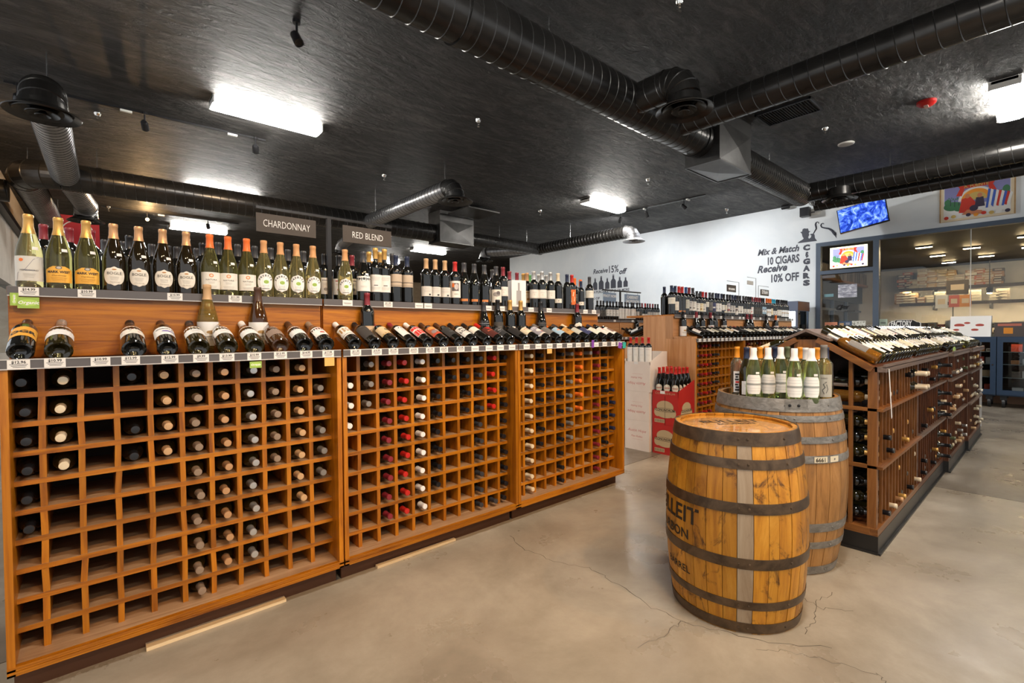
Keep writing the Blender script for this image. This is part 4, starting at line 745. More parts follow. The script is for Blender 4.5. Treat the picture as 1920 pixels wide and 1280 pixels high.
# ------------------------------------------------------------------ gabled double sided rack at right, four units in a row
YR, YM, YL = .69, 1.055, 1.42            # aisle face, ridge, far face
XR = 3.45
TIERS = ((.147, .50), (.515, .84), (.855, 1.085))
def gable(i, X0, X1, dy, lab):
    w = X1-X0; t = thing('gabled_wine_rack', lab, 'wine rack', (X0, YR-dy, 0), 0, 'gabled double sided racks'); dm = YM-YR+dy; dl = YL-YR+dy*2
    end = i == 0
    box('plinth', rubber, t, -.012 if end else 0, w, -.012, dl+.012, 0, .105); 
    box('cove_base', rubber, t, -.02 if end else 0, w, -.026, -.012, 0, .012); box('cove_base', rubber, t, *((-.024, -.012, -.012, dl+.02) if end else (0, w, dl+.012, dl+.026)), 0, .012)
    mA = midX if end else darkX
    box('bottom_rail', mA, t, -.01 if end else 0, w, -.01, .03, .105, .147); box('bottom_rail', mA, t, -.01 if end else 0, w, dl-.03, dl+.01, .105, .147); box('end_rail', midY, t, -.012, .03, .03, dl-.03, .105, .147) if end else None
    box('floor_board', darkX, t, .03, w, .03, dl-.03, .12, .14)
    for a in (.50, .84): box('ledge', mA if end else duskX, t, 0, w, -.03, .05, a, a+.016); box('ledge', mA, t, 0, w, dl-.05, dl+.03, a, a+.016)
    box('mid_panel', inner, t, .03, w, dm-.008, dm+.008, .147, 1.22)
    for y in (0, dl-.045): box('corner_post', midZ if end else darkZ, t, 0, .045, y, y+.045, .147, 1.1)
    if not end or i == 3: pass
    box('corner_post', darkZ, t, w-.03, w, 0, .03, .147, 1.1)
    # sloped display boards, lip and ridge cap
    for s_, y0 in ((1, 0), (-1, dl)):
        b = MB(); ya, yb = y0, dm-s_*.07; b.add([(0, ya, 1.086), (w, ya, 1.086), (w, yb, 1.25), (0, yb, 1.25), (0, ya, 1.1), (w, ya, 1.1), (w, yb, 1.264), (0, yb, 1.264)], [(0,3,2,1),(4,5,6,7),(0,1,5,4),(1,2,6,5),(2,3,7,6),(3,0,4,7)]); b.build('display_board', darkX, t)
        b = MB(); b.box(0, w, min(y0-s_*.04, y0+s_*.012), max(y0-s_*.04, y0+s_*.012), 1.072, 1.102).box(0, w, min(y0-s_*.04, y0-s_*.028), max(y0-s_*.04, y0-s_*.028), 1.098, 1.118); b.build('front_lip', duskX, t)
    b = MB(); b.add([(-.03 if end else 0, dm-.13, 1.252), (w, dm-.13, 1.252), (w, dm, 1.312), (-.03 if end else 0, dm, 1.312), (w, dm+.13, 1.252), (-.03 if end else 0, dm+.13, 1.252), (-.03 if end else 0, dm-.13, 1.27), (w, dm-.13, 1.27), (w, dm, 1.33), (-.03 if end else 0, dm, 1.33), (w, dm+.13, 1.27), (-.03 if end else 0, dm+.13, 1.27)],
        [(0,1,2,3),(3,2,4,5),(6,9,8,7),(9,11,10,8),(0,6,7,1),(5,4,10,11),(0,3,9,6),(3,5,11,9),(1,7,8,2),(2,8,10,4)]); b.build('ridge_cap', duskX, t)
    sl = MB().box(-.006, .006, -.002, .014, -.5, .5).mesh('slat', midZ if end else darkZ)
    n = 13; p = (w-.075)/n
    for a, b_ in TIERS:
        for j in range(1, n+1):
            x = .045+p*j-.0; o = link('slat', sl, t, (x, 0, (a+b_)/2)); o.scale = (1, 1, b_-a)
        # ladder rungs that carry the necks, behind the slats
        b = MB()
        k = int((b_-a)/.094)
        for r in range(k):
            z = a+.008+r*.094
            b.box(.03, w-.02, .04, .055, z, z+.008); b.box(.03, w-.02, .29, .305, z, z+.008)
        tag(b.build('rung', darkX, t), kind='stuff')
        tag(MB().box(.03, w-.02, dl-.02, dl-.005, (a+b_)/2-.006, (a+b_)/2+.006).build('rung', darkX, t))
    if end:    # open gable end
        for y in (.12, .245): box('end_upright', midZ, t, -.004, .022, y, y+.02, .147, 1.1+.45*y)
        for y in (dl-.14, dl-.265): box('end_upright', midZ, t, -.004, .022, y, y+.02, .147, 1.1+.45*(dl-y-.02))
        box('centre_panel', midZ, t, -.006, .02, dm-.075, dm+.075, .855, 1.262)
        box('end_upright', midZ, t, -.004, .022, dm-.01, dm+.01, .147, .855)
        for a in (.50, .84): box('end_rail', midY, t, -.008, .018, .045, dl-.045, a, a+.02)
        for s_, y0 in ((1, .02), (-1, dl-.02)): MB().bar((-.01, y0, 1.088), (-.01, dm-s_*.06, 1.262), .03, .035).build('rafter', midY, t)
        b = MB(); b.add([(.05, -.045, 1.09), (.05, -.0435, 1.09), (.068, -.0435, 1.09), (.068, -.045, 1.09), (.05, -.06, .8), (.05, -.0585, .8), (.064, -.0585, .81), (.064, -.06, .81)], [(0,1,2,3),(4,5,6,7),(0,1,5,4),(1,2,6,5),(2,3,7,6),(3,0,4,7)]); b.build('paper_streamer', white, t)
    if i == 3: box('corner_trim', housing, t, w, w+.012, -.02, .03, .1, .95)
    return t, w, p, dm, dl
GX = [(3.45, 4.69, 0, 'nearest unit of the gabled dark rack, open end beside the barrels'), (4.692, 5.9, 0, 'second unit of the gabled dark rack'), (5.902, 7.12, .035, 'third unit of the gabled dark rack, set slightly forward'), (7.122, 8.36, .06, 'farthest unit of the gabled dark rack, by the navy display cabinet')]
rnd = random.Random(11)
wn = ['nearest', 'second', 'third', 'farthest']; tn = ['bottom', 'middle', 'top']
pal = [['black', 'black', 'black', 'gold', 'gold', 'copper', 'cream', 'black'], ['black', 'gold', 'gold', 'cream', 'black', 'black'], ['silver', 'olive', 'cream', 'tan', 'silver'], ['cream', 'cream', 'tan', 'silver', 'gold']]
for i, (a, b_, dy, lab) in enumerate(GX):
    t, w, p, dm, dl = gable(i, a, b_, dy, lab)
    for ti, (z0, z1) in enumerate(TIERS):
        k = int((z1-z0)/.094)
        for j in range(13):
            full = rnd.choice([0, 1, 1, 2, 2, k]) if j else k
            if (i == 0 and j == 11 and ti == 2) or (i == 1 and j == 10): full = k
            cap = rnd.choice(pal[i])
            for r in range(min(k, full)):
                x = a+.045+p*(j+.5); pr = rnd.choice((.0, .0, .01, .045)) if i < 2 else rnd.choice((.0, .02, .05))
                if j == 0: pr = 0
                if (i == 0 and j in (11, 10) and ti == 2) or (i == 1 and j == 10): pr, cap = .1, ('cream' if i == 0 else 'black')
                gl_ = gamber if (j == 0 and ti == 2 and r != 1) else (golive if rnd.random() < .4 else gdark)
                bottle((x, YR-dy+.31-pr, z0+.017+.0385+r*.094), f'{cap} tipped bottle, {ordn(j+1)} column, {ordn(r+1)} up, {tn[ti]} tier, {wn[i]} gabled unit', f'bottles in the {wn[i]} gabled rack unit', gl=gl_, cap=cap, rot=(R(90), 0, 0), kind='racked', sh='bordeaux', st='gen1' if j == 0 and ti == 2 and r == 1 else None)
            if j == 0 and i == 0:      # the far side's bottles that show through the open end
                for r in range(k): bottle((a+.045+p*.5, YL-.31, z0+.017+.0385+r*.094), f'dark bottle on the far side of the open end, {ordn(r+1)} up in {tn[ti]} tier', 'far side bottles at the open end', gl=gdark, cap='black', rot=(-R(90), 0, 0), kind='racked', st='dark' if r else 'stone')
    # display on the slope: lower row base down, upper row base up, necks interleaved
    n = int((w-.02)/.094); sl = math.degrees(math.atan2(.164, dm-.07))
    for j in range(n):
        x = a+.055+j*.094
        st = rnd.choice(['gen0', 'gen1', 'gen2', 'coat', 'half', 'plain', 'gen5', 'low', 'gen3', 'hope', 'pale']); gl_ = rnd.choice([gdark, golive, golive, gdeep]); cap = rnd.choice(['black', 'gold', 'cream', 'silver', 'charcoal', 'olive', 'white'])
        if i == 0 and j == 0: gl_, st, cap = gamber, 'stone', 'silver'
        if i == 0 and j == 1: st = 'scribble'
        loc, rot = lying(x, YR-dy+.004, 1.105+.0395, sl); bottle(loc, f'{cap} capped bottle, {ordn(j+1)} in the lower sloped row of the {wn[i]} gabled rack unit', f'lower sloped row of the {wn[i]} gabled rack unit', gl=gl_, cap=cap, st=st, rot=rot, kind='sloped')
        if i == 0 and 1 < j < 4 and False: continue
        cap = rnd.choice(['black', 'black', 'gold', 'cream', 'charcoal']); st = rnd.choice(['gen0', 'gen1', 'amber', 'half', 'black', 'pale', 'gen5', 'dark', 'hope'])
        x2 = x+.047
        if x2 < b_-.03: 
            c_, s_ = math.cos(R(sl)), math.sin(R(sl)); y2 = YM-.062; z2 = 1.105+.0395+.012+(y2-(YR-dy))*math.tan(R(sl))
            bottle((x2, y2, z2), f'{cap} capped bottle, {ordn(j+1)} in the upper sloped row of the {wn[i]} gabled rack unit', f'upper sloped row of the {wn[i]} gabled rack unit', gl=rnd.choice([gdark, golive]), cap=cap, st=st if st != 'amber' else 'gen5', rot=tuple((Matrix.Rotation(R(90+sl), 3, 'X')@Matrix.Rotation(PI, 3, 'Z')).to_euler()), kind='sloped')
for j in range(6):
    loc, rot = lying(XR+.055+j*.094, YL-.004, 1.105+.0395, 25, -1); bottle(loc, f'gold capped bottle lying on the far slope behind the barrel bottles, {ordn(j+1)} along', 'bottles on the far slope', gl=golive, cap='gold', st='gen5', rot=rot, kind='sloped')
gs = thing('shelf_talker', 'bright green rounded organic tag on the far gabled rack lip', 'tag', (6.15, YR-.05, 1.12)); MB().prism([(.09*math.cos(q)*(1 if abs(math.cos(q)) > .5 else 1), .035*math.sin(q)) for q in [2*PI*i/20 for i in range(20)]], -.003, 0, 1).build('card', paper(GN), gs); b = MB(); write(b, 'Organic', .034, (0, -.0042, -.012), (1, 0, 0), (0, 0, 1), 0, .2); b.build('lettering', white, gs)
# ------------------------------------------------------------------ barrels
def stavemat(n, a, b, c, rough=.45): return noisy(n, [(.3, a), (.52, b), (.72, c)], (9, 9, 1.6), 9, rough, 0, .1, None, True, .4, .15, 1.6, .68, .2)
oakst = stavemat('bourbon stave', (.27, .095, .008), (.47, .2, .016), (.6, .295, .04))
oakpale = stavemat('worn grey stave', (.25, .17, .1), (.36, .27, .18), (.45, .36, .26))
winest = stavemat('wine barrel stave', (.17, .075, .018), (.35, .165, .045), (.46, .24, .08), .55)
hoopA = noisy('brown steel hoop', [(.35, (.06, .038, .022)), (.65, (.13, .085, .05))], (14, 14, 14), 6, .4, .5, .06, None, True, .5, 0, .5, .6, .1)
hoopB = noisy('galvanised hoop', [(.3, (.14, .128, .11)), (.6, (.29, .27, .24)), (.8, (.46, .43, .38))], (22, 22, 40), 8, .45, .55, .05, None, True, .5, 0, .8, .65, .1)
stencil = mat('stencil paint', (.02, .012, .006), .6)
def barrel(lab, c, h, r0, r1, r2, nst, hoops, sm, hm, head_drop, pale=()):
    t = thing('wine_barrel' if hm is hoopB else 'whiskey_barrel', lab, 'barrel', c)
    def rad(z):
        q = z/h
        return (r0+(r2-r0)*q)+(r1-(r0+r2)/2)*(1-(2*q-1)**2)
    rv = random.Random(3); a0 = rv.random(); ws = [rv.uniform(.75, 1.25) for _ in range(nst)]; tot = sum(ws); acc = 0
    zs = [h*i/12 for i in range(13)]
    for i in range(nst):
        A, B = (acc/tot)*2*PI+a0, ((acc+ws[i])/tot)*2*PI+a0; acc += ws[i]; gp = .0012; off = rv.uniform(-.0012, .0012)
        v = []; m_ = 3
        for z in zs:
            for j in range(m_+1):
                r = rad(z)+off; an = A+gp/r+(B-A-2*gp/r)*j/m_; v.append((r*math.cos(an), r*math.sin(an), z))
            for j in range(m_+1):
                r = rad(z)-.022; an = A+gp/r+(B-A-2*gp/r)*j/m_; v.append((r*math.cos(an), r*math.sin(an), z))
        f = []; k = 2*(m_+1)
        for q in range(12):
            for j in range(m_): f += [(q*k+j, q*k+j+1, (q+1)*k+j+1, (q+1)*k+j), (q*k+m_+1+j+1, q*k+m_+1+j, (q+1)*k+m_+1+j, (q+1)*k+m_+1+j+1)]
            f += [(q*k, (q+1)*k, (q+1)*k+m_+1, q*k+m_+1), (q*k+m_, q*k+2*m_+1, (q+1)*k+2*m_+1, (q+1)*k+m_)]
        e = 12*k; f += [tuple(e+j for j in range(m_+1))+tuple(e+2*m_+1-j for j in range(m_+1))]
        MB().add(v, f).build('stave', oakpale if i in pale else sm, t, smooth=40)
    for z0, z1 in hoops:
        o = MB().lathe([(rad(z0)-.001, z0), (rad(z0)+.004, z0), (rad((z0+z1)/2)+.0045, (z0+z1)/2), (rad(z1)+.004, z1), (rad(z1)-.001, z1)], 56, cap=False).build('hoop', hm, t, smooth=40)
        zc = (z0+z1)/2
        for an in (3.62, 3.75, 4.35): MB().lathe([(.0055, 0), (.005, .003), (.002, .004)], 8).build('rivet', hm, o, ((rad(zc)+.004)*math.cos(an), (rad(zc)+.004)*math.sin(an), zc), Vector((math.cos(an), math.sin(an), 0)).to_track_quat('Z', 'Y').to_euler())
    rh = rad(h)-.022; zt = h-head_drop; hd = link('head', None, t, (0, 0, zt))
    ang = .75; npl = 7
    for i in range(npl):
        u0, u1 = -rh+2*rh*i/npl, -rh+2*rh*(i+1)/npl; P = []
        for q in range(9): u = u0+.001+(u1-u0-.002)*q/8; P.append((u, math.sqrt(max(0, rh*rh-u*u))))
        P += [(u, -v_) for u, v_ in reversed(P)]
        P = [(u*math.cos(ang)-v_*math.sin(ang), u*math.sin(ang)+v_*math.cos(ang)) for u, v_ in P]
        MB().prism(P, -.02, 0, 2).build('plank', headm if hm is hoopA else sm, hd)
    return t, rad, zt
headm = noisy('glossy barrel head', [(.3, (.42, .17, .025)), (.55, (.58, .27, .05)), (.75, (.66, .36, .09))], (3, 14, 8), 7, .12, 0, .02, None, True, .5, .5, .8, .6, .12)
def stain(m, sc, lo, hi, col):
    """blotchy dark weathering laid over a surface's own colour"""
    nt = m.node_tree; b = nt.nodes['Principled BSDF']; src = b.inputs['Base Color'].links[0].from_socket
    tc = [n for n in nt.nodes if n.type == 'TEX_COORD'][0]; mp = N(m, 'ShaderNodeMapping'); mp.inputs['Scale'].default_value = sc; L(m, tc.outputs['Object'], mp.inputs[0])
    nz = N(m, 'ShaderNodeTexNoise', Scale=1., Detail=9, Roughness=.68, Distortion=.8); L(m, mp.outputs[0], nz.inputs['Vector'])
    mr = N(m, 'ShaderNodeMapRange'); mr.inputs[1].default_value = lo; mr.inputs[2].default_value = hi; L(m, nz.outputs['Fac'], mr.inputs[0])
    mx = N(m, 'ShaderNodeMixRGB'); mx.inputs[2].default_value = col+(1,); L(m, mr.outputs[0], mx.inputs[0]); L(m, src, mx.inputs[1]); L(m, mx.outputs[0], b.inputs['Base Color'])
stain(oakst, (13, 13, 8), .55, .66, (.09, .036, .008)); stain(oakpale, (12, 12, 3), .55, .75, (.16, .1, .06)); stain(winest, (5, 5, 2), .55, .75, (.1, .06, .03)); stain(headm, (5, 5, 5), .6, .75, (.25, .09, .012))
NST = 33
def _paleidx():
    rv = random.Random(3); a0 = rv.random(); ws = [rv.uniform(.75, 1.25) for _ in range(NST)]; tot = sum(ws); acc = 0; tgt = (math.atan2(-1.038, -2.353)+.09) % (2*PI)
    for i in range(NST):
        A = (acc/tot*2*PI+a0) % (2*PI); B = A+ws[i]/tot*2*PI
        if A <= tgt < B or A <= tgt+2*PI < B: return i
        acc += ws[i]
PALE = _paleidx()
B1c = Vector((2.353, 1.038, 0)); B2c = Vector((3.068, 1.104, 0))
bb, rad1, zt1 = barrel('amber whiskey barrel with brown hoops and black stencilled letters, nearest the camera', B1c, .875, .28, .3155, .270, NST, ((.005, .05), (.114, .151), (.297, .343), (.534, .58), (.722, .764), (.82, .877)), oakst, hoopA, .012, pale=(PALE,))
b = MB()
def wrap(mb, rad, txt, size, ang, z, m=0, bold=.001, sx=1.):
    v, f = text2d(txt, size, 0, bold); pts = []
    for p in v: r = rad(z+p[1])+.0022; a = ang+p[0]*sx/r; pts.append((r*math.cos(a), r*math.sin(a), z+p[1]))
    mb.add(pts, f, m)
angc = math.atan2(-B1c.y, -B1c.x)      # towards the camera
wrap(b, rad1, 'BULLEIT', .105, angc-1.07, .44, bold=.0022, sx=1.0); wrap(b, rad1, 'BOURBON', .062, angc-1.13, .362, bold=.0014, sx=1.05); wrap(b, rad1, 'BARREL', .048, angc-.9, .2, bold=.0007)
b.build('stencil_lettering', stencil, bb)
b = MB(); d = Vector((math.cos(.75+PI/2), math.sin(.75+PI/2), 0))
hx = Vector((math.cos(-.62), math.sin(-.62), 0)); hy = Vector((-hx.y, hx.x, 0))
write(b, 'BULLEIT', .085, hx*.02+hy*.05+Vector((0, 0, zt1+.0008)), hx, hy, 0, 0, .001); write(b, 'BOURBON', .04, hx*.02+hy*.0+Vector((0, 0, zt1+.0008)), hx, hy, 0, 0, .0005); b.build('head_lettering', stencil, bb)
b2, rad2, zt2 = barrel('grey hooped oak wine barrel behind the whiskey barrel, with white wine bottles on top', B2c, .95, .298, .357, .314, 28, ((.005, .05), (.156, .193), (.25, .296), (.62, .659), (.722, .757), (.834, .866), (.885, .953)), winest, hoopB, .03)
angc2 = math.atan2(-B2c.y, -B2c.x)
b = MB()
for a0, wd in ((.62, .075), (.86, .06)):
    n = 5; r = rad2(.64)+.0062; v = [(r*math.cos(angc2+a0+wd/r*(j/n-.5)), r*math.sin(angc2+a0+wd/r*(j/n-.5)), z) for z in (.624, .655) for j in range(n+1)]; b.add(v, [(j, j+1, n+2+j, n+1+j) for j in range(n)], 0)
wrap(b, lambda z: rad2(z)+.0048, '6661', .03, angc2+.62, .629, 1, .0005); b.build('stuck_label', [paper((.7, .62, .45)), stencil], b2)
lapm = MB(); r_ = rad2(.919)+.0075; n = 6
v = [(r_*math.cos(angc2+.13+.34*j/n), r_*math.sin(angc2+.13+.34*j/n), z) for z in (.888, .951) for j in range(n+1)]; lapm.add(v, [(j, j+1, n+2+j, n+1+j) for j in range(n)]); lapm.build('hoop_lap', hoopB, b2)
for a in (.2, .33): MB().lathe([(.008, 0), (.007, .005), (.002, .006)], 8).build('rivet', black, b2, (r_*math.cos(angc2+a), r_*math.sin(angc2+a), .92), Vector((math.cos(angc2+a), math.sin(angc2+a), 0)).to_track_quat('Z', 'Y').to_euler())
# bottles standing on the wine barrel
def onbarrel(x, d, lab, **k):
    q = px(x, 640, 2, .5) if False else (_f+_r*((x-960)/F)); q = Vector((q.x, q.y, 0)).normalized()*d
    bottle((q.x, q.y, zt2+.0005), lab, 'bottles standing on the wine barrel', rot=(0, 0, -math.atan2(q.x, q.y)*.96), kind='barrel_top', **k)
W5 = ['leftmost', 'second from the left', 'third from the left', 'fourth from the left', 'rightmost']
for i, (x, d) in enumerate(((1413, 3.06), (1440.5, 3.115), (1464, 3.2), (1489.5, 3.0), (1521.5, 3.035))): onbarrel(x, d, f'clear green bottle with banded white label and white cap, {W5[i]}', sh='green', gl=ggreen, cap='white', st='deli', sticker=True)
onbarrel(1382, 3.3, 'clear bottle with yellow cap and block lettered label at the left of the barrel top', gl=gpale, cap='amber', st='blocks'); onbarrel(1400, 3.2, 'olive bottle with navy cap and plain white label behind the left green bottle', sh='burgundy', gl=golive, cap='navy', st='block')
onbarrel(1545, 3.13, 'straw bottle with grey cap and drawn animal label at the right of the barrel top', sh='bordeaux', gl=gstraw, cap='grey', st='dog', scale=1.06)
for i, (x, d, cap, gl_) in enumerate(((1425, 3.27, 'amber', gstraw), (1437, 3.38, 'amber', gstraw), (1453, 3.36, 'navy', gdark), (1476.5, 3.42, 'olive', ggreen), (1500, 3.3, 'amber', gstraw), (1511, 3.19, 'white', ggreen), (1531.5, 3.24, 'amber', gstraw), (1405, 3.36, 'copper', gstraw), (1549, 3.33, 'navy', gdark))):
    onbarrel(x, d, f'{cap} capped bottle in the back row on the barrel, {ordn(i+1)} along', gl=gl_, cap=cap, st='block' if i % 2 else None)
# ------------------------------------------------------------------ cartons
kraft = noisy('white carton board', [(.4, (.74, .65, .58)), (.65, (.8, .71, .64))], (3, 3, 3), 3, .65, rnd=False); kraftb = mat('brown carton board', (.42, .26, .15), .7)
redc = noisy('red carton board', [(.4, (.42, .018, .014)), (.65, (.5, .03, .022))], (2, 2, 2), 3, .4, rnd=False); creamp = paper((.5, .38, .22)); pinkink = mat('pink print', (.62, .16, .15), .6)
X_, Y0, Y1 = 4.55, 2.925, 3.24
for i, (z0, z1, d, dy, lab) in enumerate(((0, .33, 1, 0, 'white wine carton at the bottom of the stack of three'), (.331, .655, -1, .0, 'white wine carton in the middle of the stack of three'), (.656, .955, -1, -.012, 'white wine carton on top of the stack, cut open to hold bottles'))):
    t = thing('wine_carton', lab, 'carton', (X_, Y0, z0), 0, 'stacked white wine cartons'); h = z1-z0; w = Y1-Y0
    MB().box(0, .35, dy, w, 0, h).build('carton_body', kraft, t); box('tape_seam', kraftb, t, .02, .33, w/2-.002, w/2+.002, h-.0005, h+.0003) if i < 2 else None
    b = MB(); u = Vector((0, -1, 0)); v = Vector((0, 0, 1))
    o_ = Vector((-.0012, w/2, h*.62 if d > 0 else h*.34)); write(b, 'Austin Hope', .046, o_, u*d, v*d, 0, .35, -.0004); write(b, 'Paso Robles', .03, o_+v*d*-.06, u*d, v*d, 0, .35, -.0003); b.box(-.0014, -.001, w/2-.08, w/2+.06, h*.5-.045*d-.001, h*.5-.045*d) ; b.build('carton_print', pinkink, t)
    if i == 2:
        tr = MB(); tr.box(0, .004, dy, w, h, h+.032).box(.0, .35, w-.004, w, h, h+.06).box(.346, .35, dy, w, h, h+.14)
        tr.add([(0, dy, h), (.35, dy, h), (.35, dy, h+.14), (.25, dy, h+.14), (.0, dy, h+.032), (0, dy+.004, h), (.35, dy+.004, h), (.35, dy+.004, h+.14), (.25, dy+.004, h+.14), (.0, dy+.004, h+.032)], [(0,1,2,3,4),(9,8,7,6,5),(0,4,9,5),(4,3,8,9),(3,2,7,8),(2,1,6,7)])
        tr.build('tray_flap', kraft, t); box('shelf_ticket', white, t, -.002, -.0005, .14, .19, h+.003, h+.03)
wl = ['leftmost', 'second from the left', 'third from the left', 'rightmost']
for i in range(4): bottle((4.6+.0*i, 3.195-.078*i, .9565), f'red capped bottle with tall cream label in the open white carton, {wl[i]}', 'bottles in the open white carton', cap='red', st='hope', rot=(0, 0, -PI/2+.35))
X_, Y0, Y1 = 4.585, 2.6, 2.905
def cart(poly2, m): return MB().prism(poly2, -.0012, -.0004, 0, m)
for i, (z0, z1, lab) in enumerate(((0, .315, 'red wine carton at the bottom of the stack of two'), (.316, .63, 'red wine carton on top, folded into a tray of dark bottles'))):
    t = thing('wine_carton', lab, 'carton', (X_, Y0, z0), 0, 'stacked red wine cartons'); h = z1-z0; w = Y1-Y0
    MB().box(0, .34, 0, w, 0, h).build('carton_body', redc, t)
    def emblem(o, ux, s_):
        b = MB(); U = Vector(ux); Z = Vector((0, 0, 1)); o = Vector(o)
        def ell(cu, cz, ru, rz, m, off): n_ = 24; nrm = U.cross(Z); b.add([o+U*(cu+ru*math.cos(2*PI*q/n_))*s_+Z*(cz+rz*math.sin(2*PI*q/n_))*s_+nrm*off for q in range(n_)], [tuple(range(n_))], m)
        ell(0, .035, .1, .065, 0, .001); ell(0, -.03, .115, .055, 0, .0011); ell(-.09, -.03, .04, .045, 0, .0012); ell(.09, -.03, .04, .045, 0, .0012); ell(0, .0, .128, .022, 1, .0016); ell(0, .0, .125, .019, 0, .0018)
        write(b, 'CONUNDRUM', .034*s_, o+Z*(-.012*s_)+U.cross(Z)*.0022, U, Z, 1, 0, .0008, 1., 1.02); b.build('emblem_print', [creamp, stencil], t)
    emblem((-.0002, w/2, h*.52), (0, -1, 0), 1.0)
    if i: emblem((.17, -.0002, h*.5), (1, 0, 0), .9)
    box('centre_seam', stencil, t, -.0026, -.0002, w/2-.0012, w/2+.0012, .0, h) if i else None
    b = MB()
    for q in range(14): b.box(-.0022, -.0012, w*.9-q*.008-.006, w*.9-q*.008-.0025*(1+q % 2), .03, .056)
    b.box(-.0016, -.0006, w*.9-.116, w*.9+.004, .024, .062, 1); b.build('barcode_print', [stencil, creamp], t)
    if i:
        tr = MB().box(0, .004, 0, w, h, h+.055).box(0, .34, w-.004, w, h, h+.055)
        tr.add([(0, 0, h), (.34, 0, h), (.34, 0, h+.16), (0, 0, h+.055), (0, .004, h), (.34, .004, h), (.34, .004, h+.16), (0, .004, h+.055)], [(0,1,2,3),(7,6,5,4),(0,3,7,4),(3,2,6,7),(2,1,5,6)])
        tr.build('tray_flap', redc, t); b = MB(); write(b, 'CONUNDRUM', .03, (-.0012, w/2, h+.016), (0, -1, 0), (0, 0, 1), 0, 0, 0, 1.3); b.build('tray_print', creamp, t); box('shelf_ticket', white, t, -.004, -.002, w*.5, w*.68, h+.022, h+.052)
k = 0
for a in range(4):
    for c in range(3): k += 1; bottle((X_+.05+.08*a, Y1-.055-.096*c, .631), f'dark orange capped bottle in the red tray, {ordn(a+1)} rank, {["left","middle","right"][c]} one', 'bottles in the red carton tray', sh='burgundy', cap='orange' if False else 'red', st='conun', rot=(0, 0, -1.15))
# ------------------------------------------------------------------ shims on the floor
for (x0, x1, y0, y1, lab) in ((.146, .696, 2.49, 2.553, 'long raw pine strip lying on the floor under the nearest rack'), (1.178, 1.712, 2.5, 2.53, 'short raw pine strip lying on the floor under the second rack')):
    t = thing('wood_strip', lab, 'wood strip', (x0, y0, 0)); MB().add([(0, 0, .0005), (x1-x0, .006, .0005), (x1-x0, y1-y0, .0005), (0, y1-y0-.004, .0005), (0, 0, .016), (x1-x0, .006, .014), (x1-x0, y1-y0, .014), (0, y1-y0-.004, .016)], [(0,3,2,1),(4,5,6,7),(0,1,5,4),(1,2,6,5),(2,3,7,6),(3,0,4,7)]).build('strip', pine, t)
# ------------------------------------------------------------------ glazed humidor front in the back wall
alu = mat('blue grey frame', (.085, .11, .15), .4, .2); sil = mat('silicone joint', (.6, .6, .58), .4)
XG = XW+.06
fr = MB()
fr.box(XW-.03, XW+.1, 3.47, GY1, 0, GZ); fr.box(XW-.03, XW+.1, GY0, 3.47, GZ-.085, GZ); fr.box(XW-.03, XW+.1, 2.42, 2.52, 0, GZ-.085); fr.box(XW-.03, XW+.1, 2.52, 3.47, 2.55, 2.63); fr.box(XW-.03, XW+.1, GY0, 2.42, .0, .07)
fr = fr.build('trim_2', alu); tag(fr, kind='structure')
def glazing(n, y0, y1, z0, z1): o = MB().add([(XG, y0, z0), (XG, y1, z0), (XG, y1, z1), (XG, y0, z1), (XG+.008, y0, z0), (XG+.008, y1, z0), (XG+.008, y1, z1), (XG+.008, y0, z1)], [(0,3,2,1),(4,5,6,7),(0,1,5,4),(1,2,6,5),(2,3,7,6),(3,0,4,7)]).build(n, pane); tag(o, kind='structure'); return o
glazing('window_2', 2.52, 3.47, 2.63, GZ-.085); d1 = glazing('door_1', 2.53, 3.46, .02, 2.545)
box('closer', railm, d1, XG-.06, XG-.005, 3.2, 3.45, 2.47, 2.53); box('door_rail', alu, d1, XG-.01, XG+.02, 2.53, 3.46, .02, .1); MB().tube([(XG-.05, 2.62, .9), (XG-.05, 2.62, 1.4)], .012, 10).build('door_handle', steel, d1)
for i, (a, b) in enumerate(((1.065, 2.42), (-.6, 1.055), (-2.4, -.61), (GY0, -2.41))):
    g_ = glazing(f'window_{i+3}', a, b, .07, GZ-.085)
    if i == 0: box('joint_strip', sil, g_, XG-.002, XG+.012, 1.053, 1.067, .07, GZ-.085)
def sheet(name, lab, cat, x0, x1, y0, y1, m, X=XG-.004, th=.002, **k):
    """flat notice fixed to the glass, measured by its corners on the plane X"""
    a, b = px(x0, y0, 0, X), px(x1, y1, 0, X); t = thing(name, lab, cat, (X, (a.y+b.y)/2, b.z)); w, h = a.y-b.y, a.z-b.z
    MB().box(-th, 0, -w/2, w/2, 0, h).build('sheet', m, t); return t, w, h
UY, UZ = Vector((0, -1, 0)), Vector((0, 0, 1))
def onsheet(t, name, m, fn): b = MB(); fn(b); return b.build(name, m, t)
t, w, h = sheet('notice', 'orange notice taped low on the humidor door', 'notice', 1546.5, 1570, 604, 622, paper((.75, .3, .17))); onsheet(t, 'print', paper((.5, .12, .06)), lambda b: [b.box(-.004, -.003, -w*.35, w*.35, h*q, h*q+.008) for q in (.2, .35, .5, .65, .8)])
t, w, h = sheet('notice', 'dark blue framed notice on the humidor door', 'notice', 1572.5, 1597, 602.5, 622, paper((.05, .08, .14))); onsheet(t, 'print', paper((.5, .3, .14)), lambda b: b.box(-.004, -.003, w*.1, w*.42, h*.05, h*.85)); onsheet(t, 'print', white, lambda b: [b.box(-.004, -.003, -w*.35, -w*.05, h*q, h*q+.008) for q in (.55, .7, .82)])
t, w, h = sheet('notice', 'cream patterned notice right of the blue one on the humidor door', 'notice', 1597.5, 1623, 601.5, 619, noisy('mottled print', [(.4, (.25, .24, .2)), (.5, (.6, .58, .5)), (.6, (.72, .7, .64))], (30, 30, 30), rnd=False))
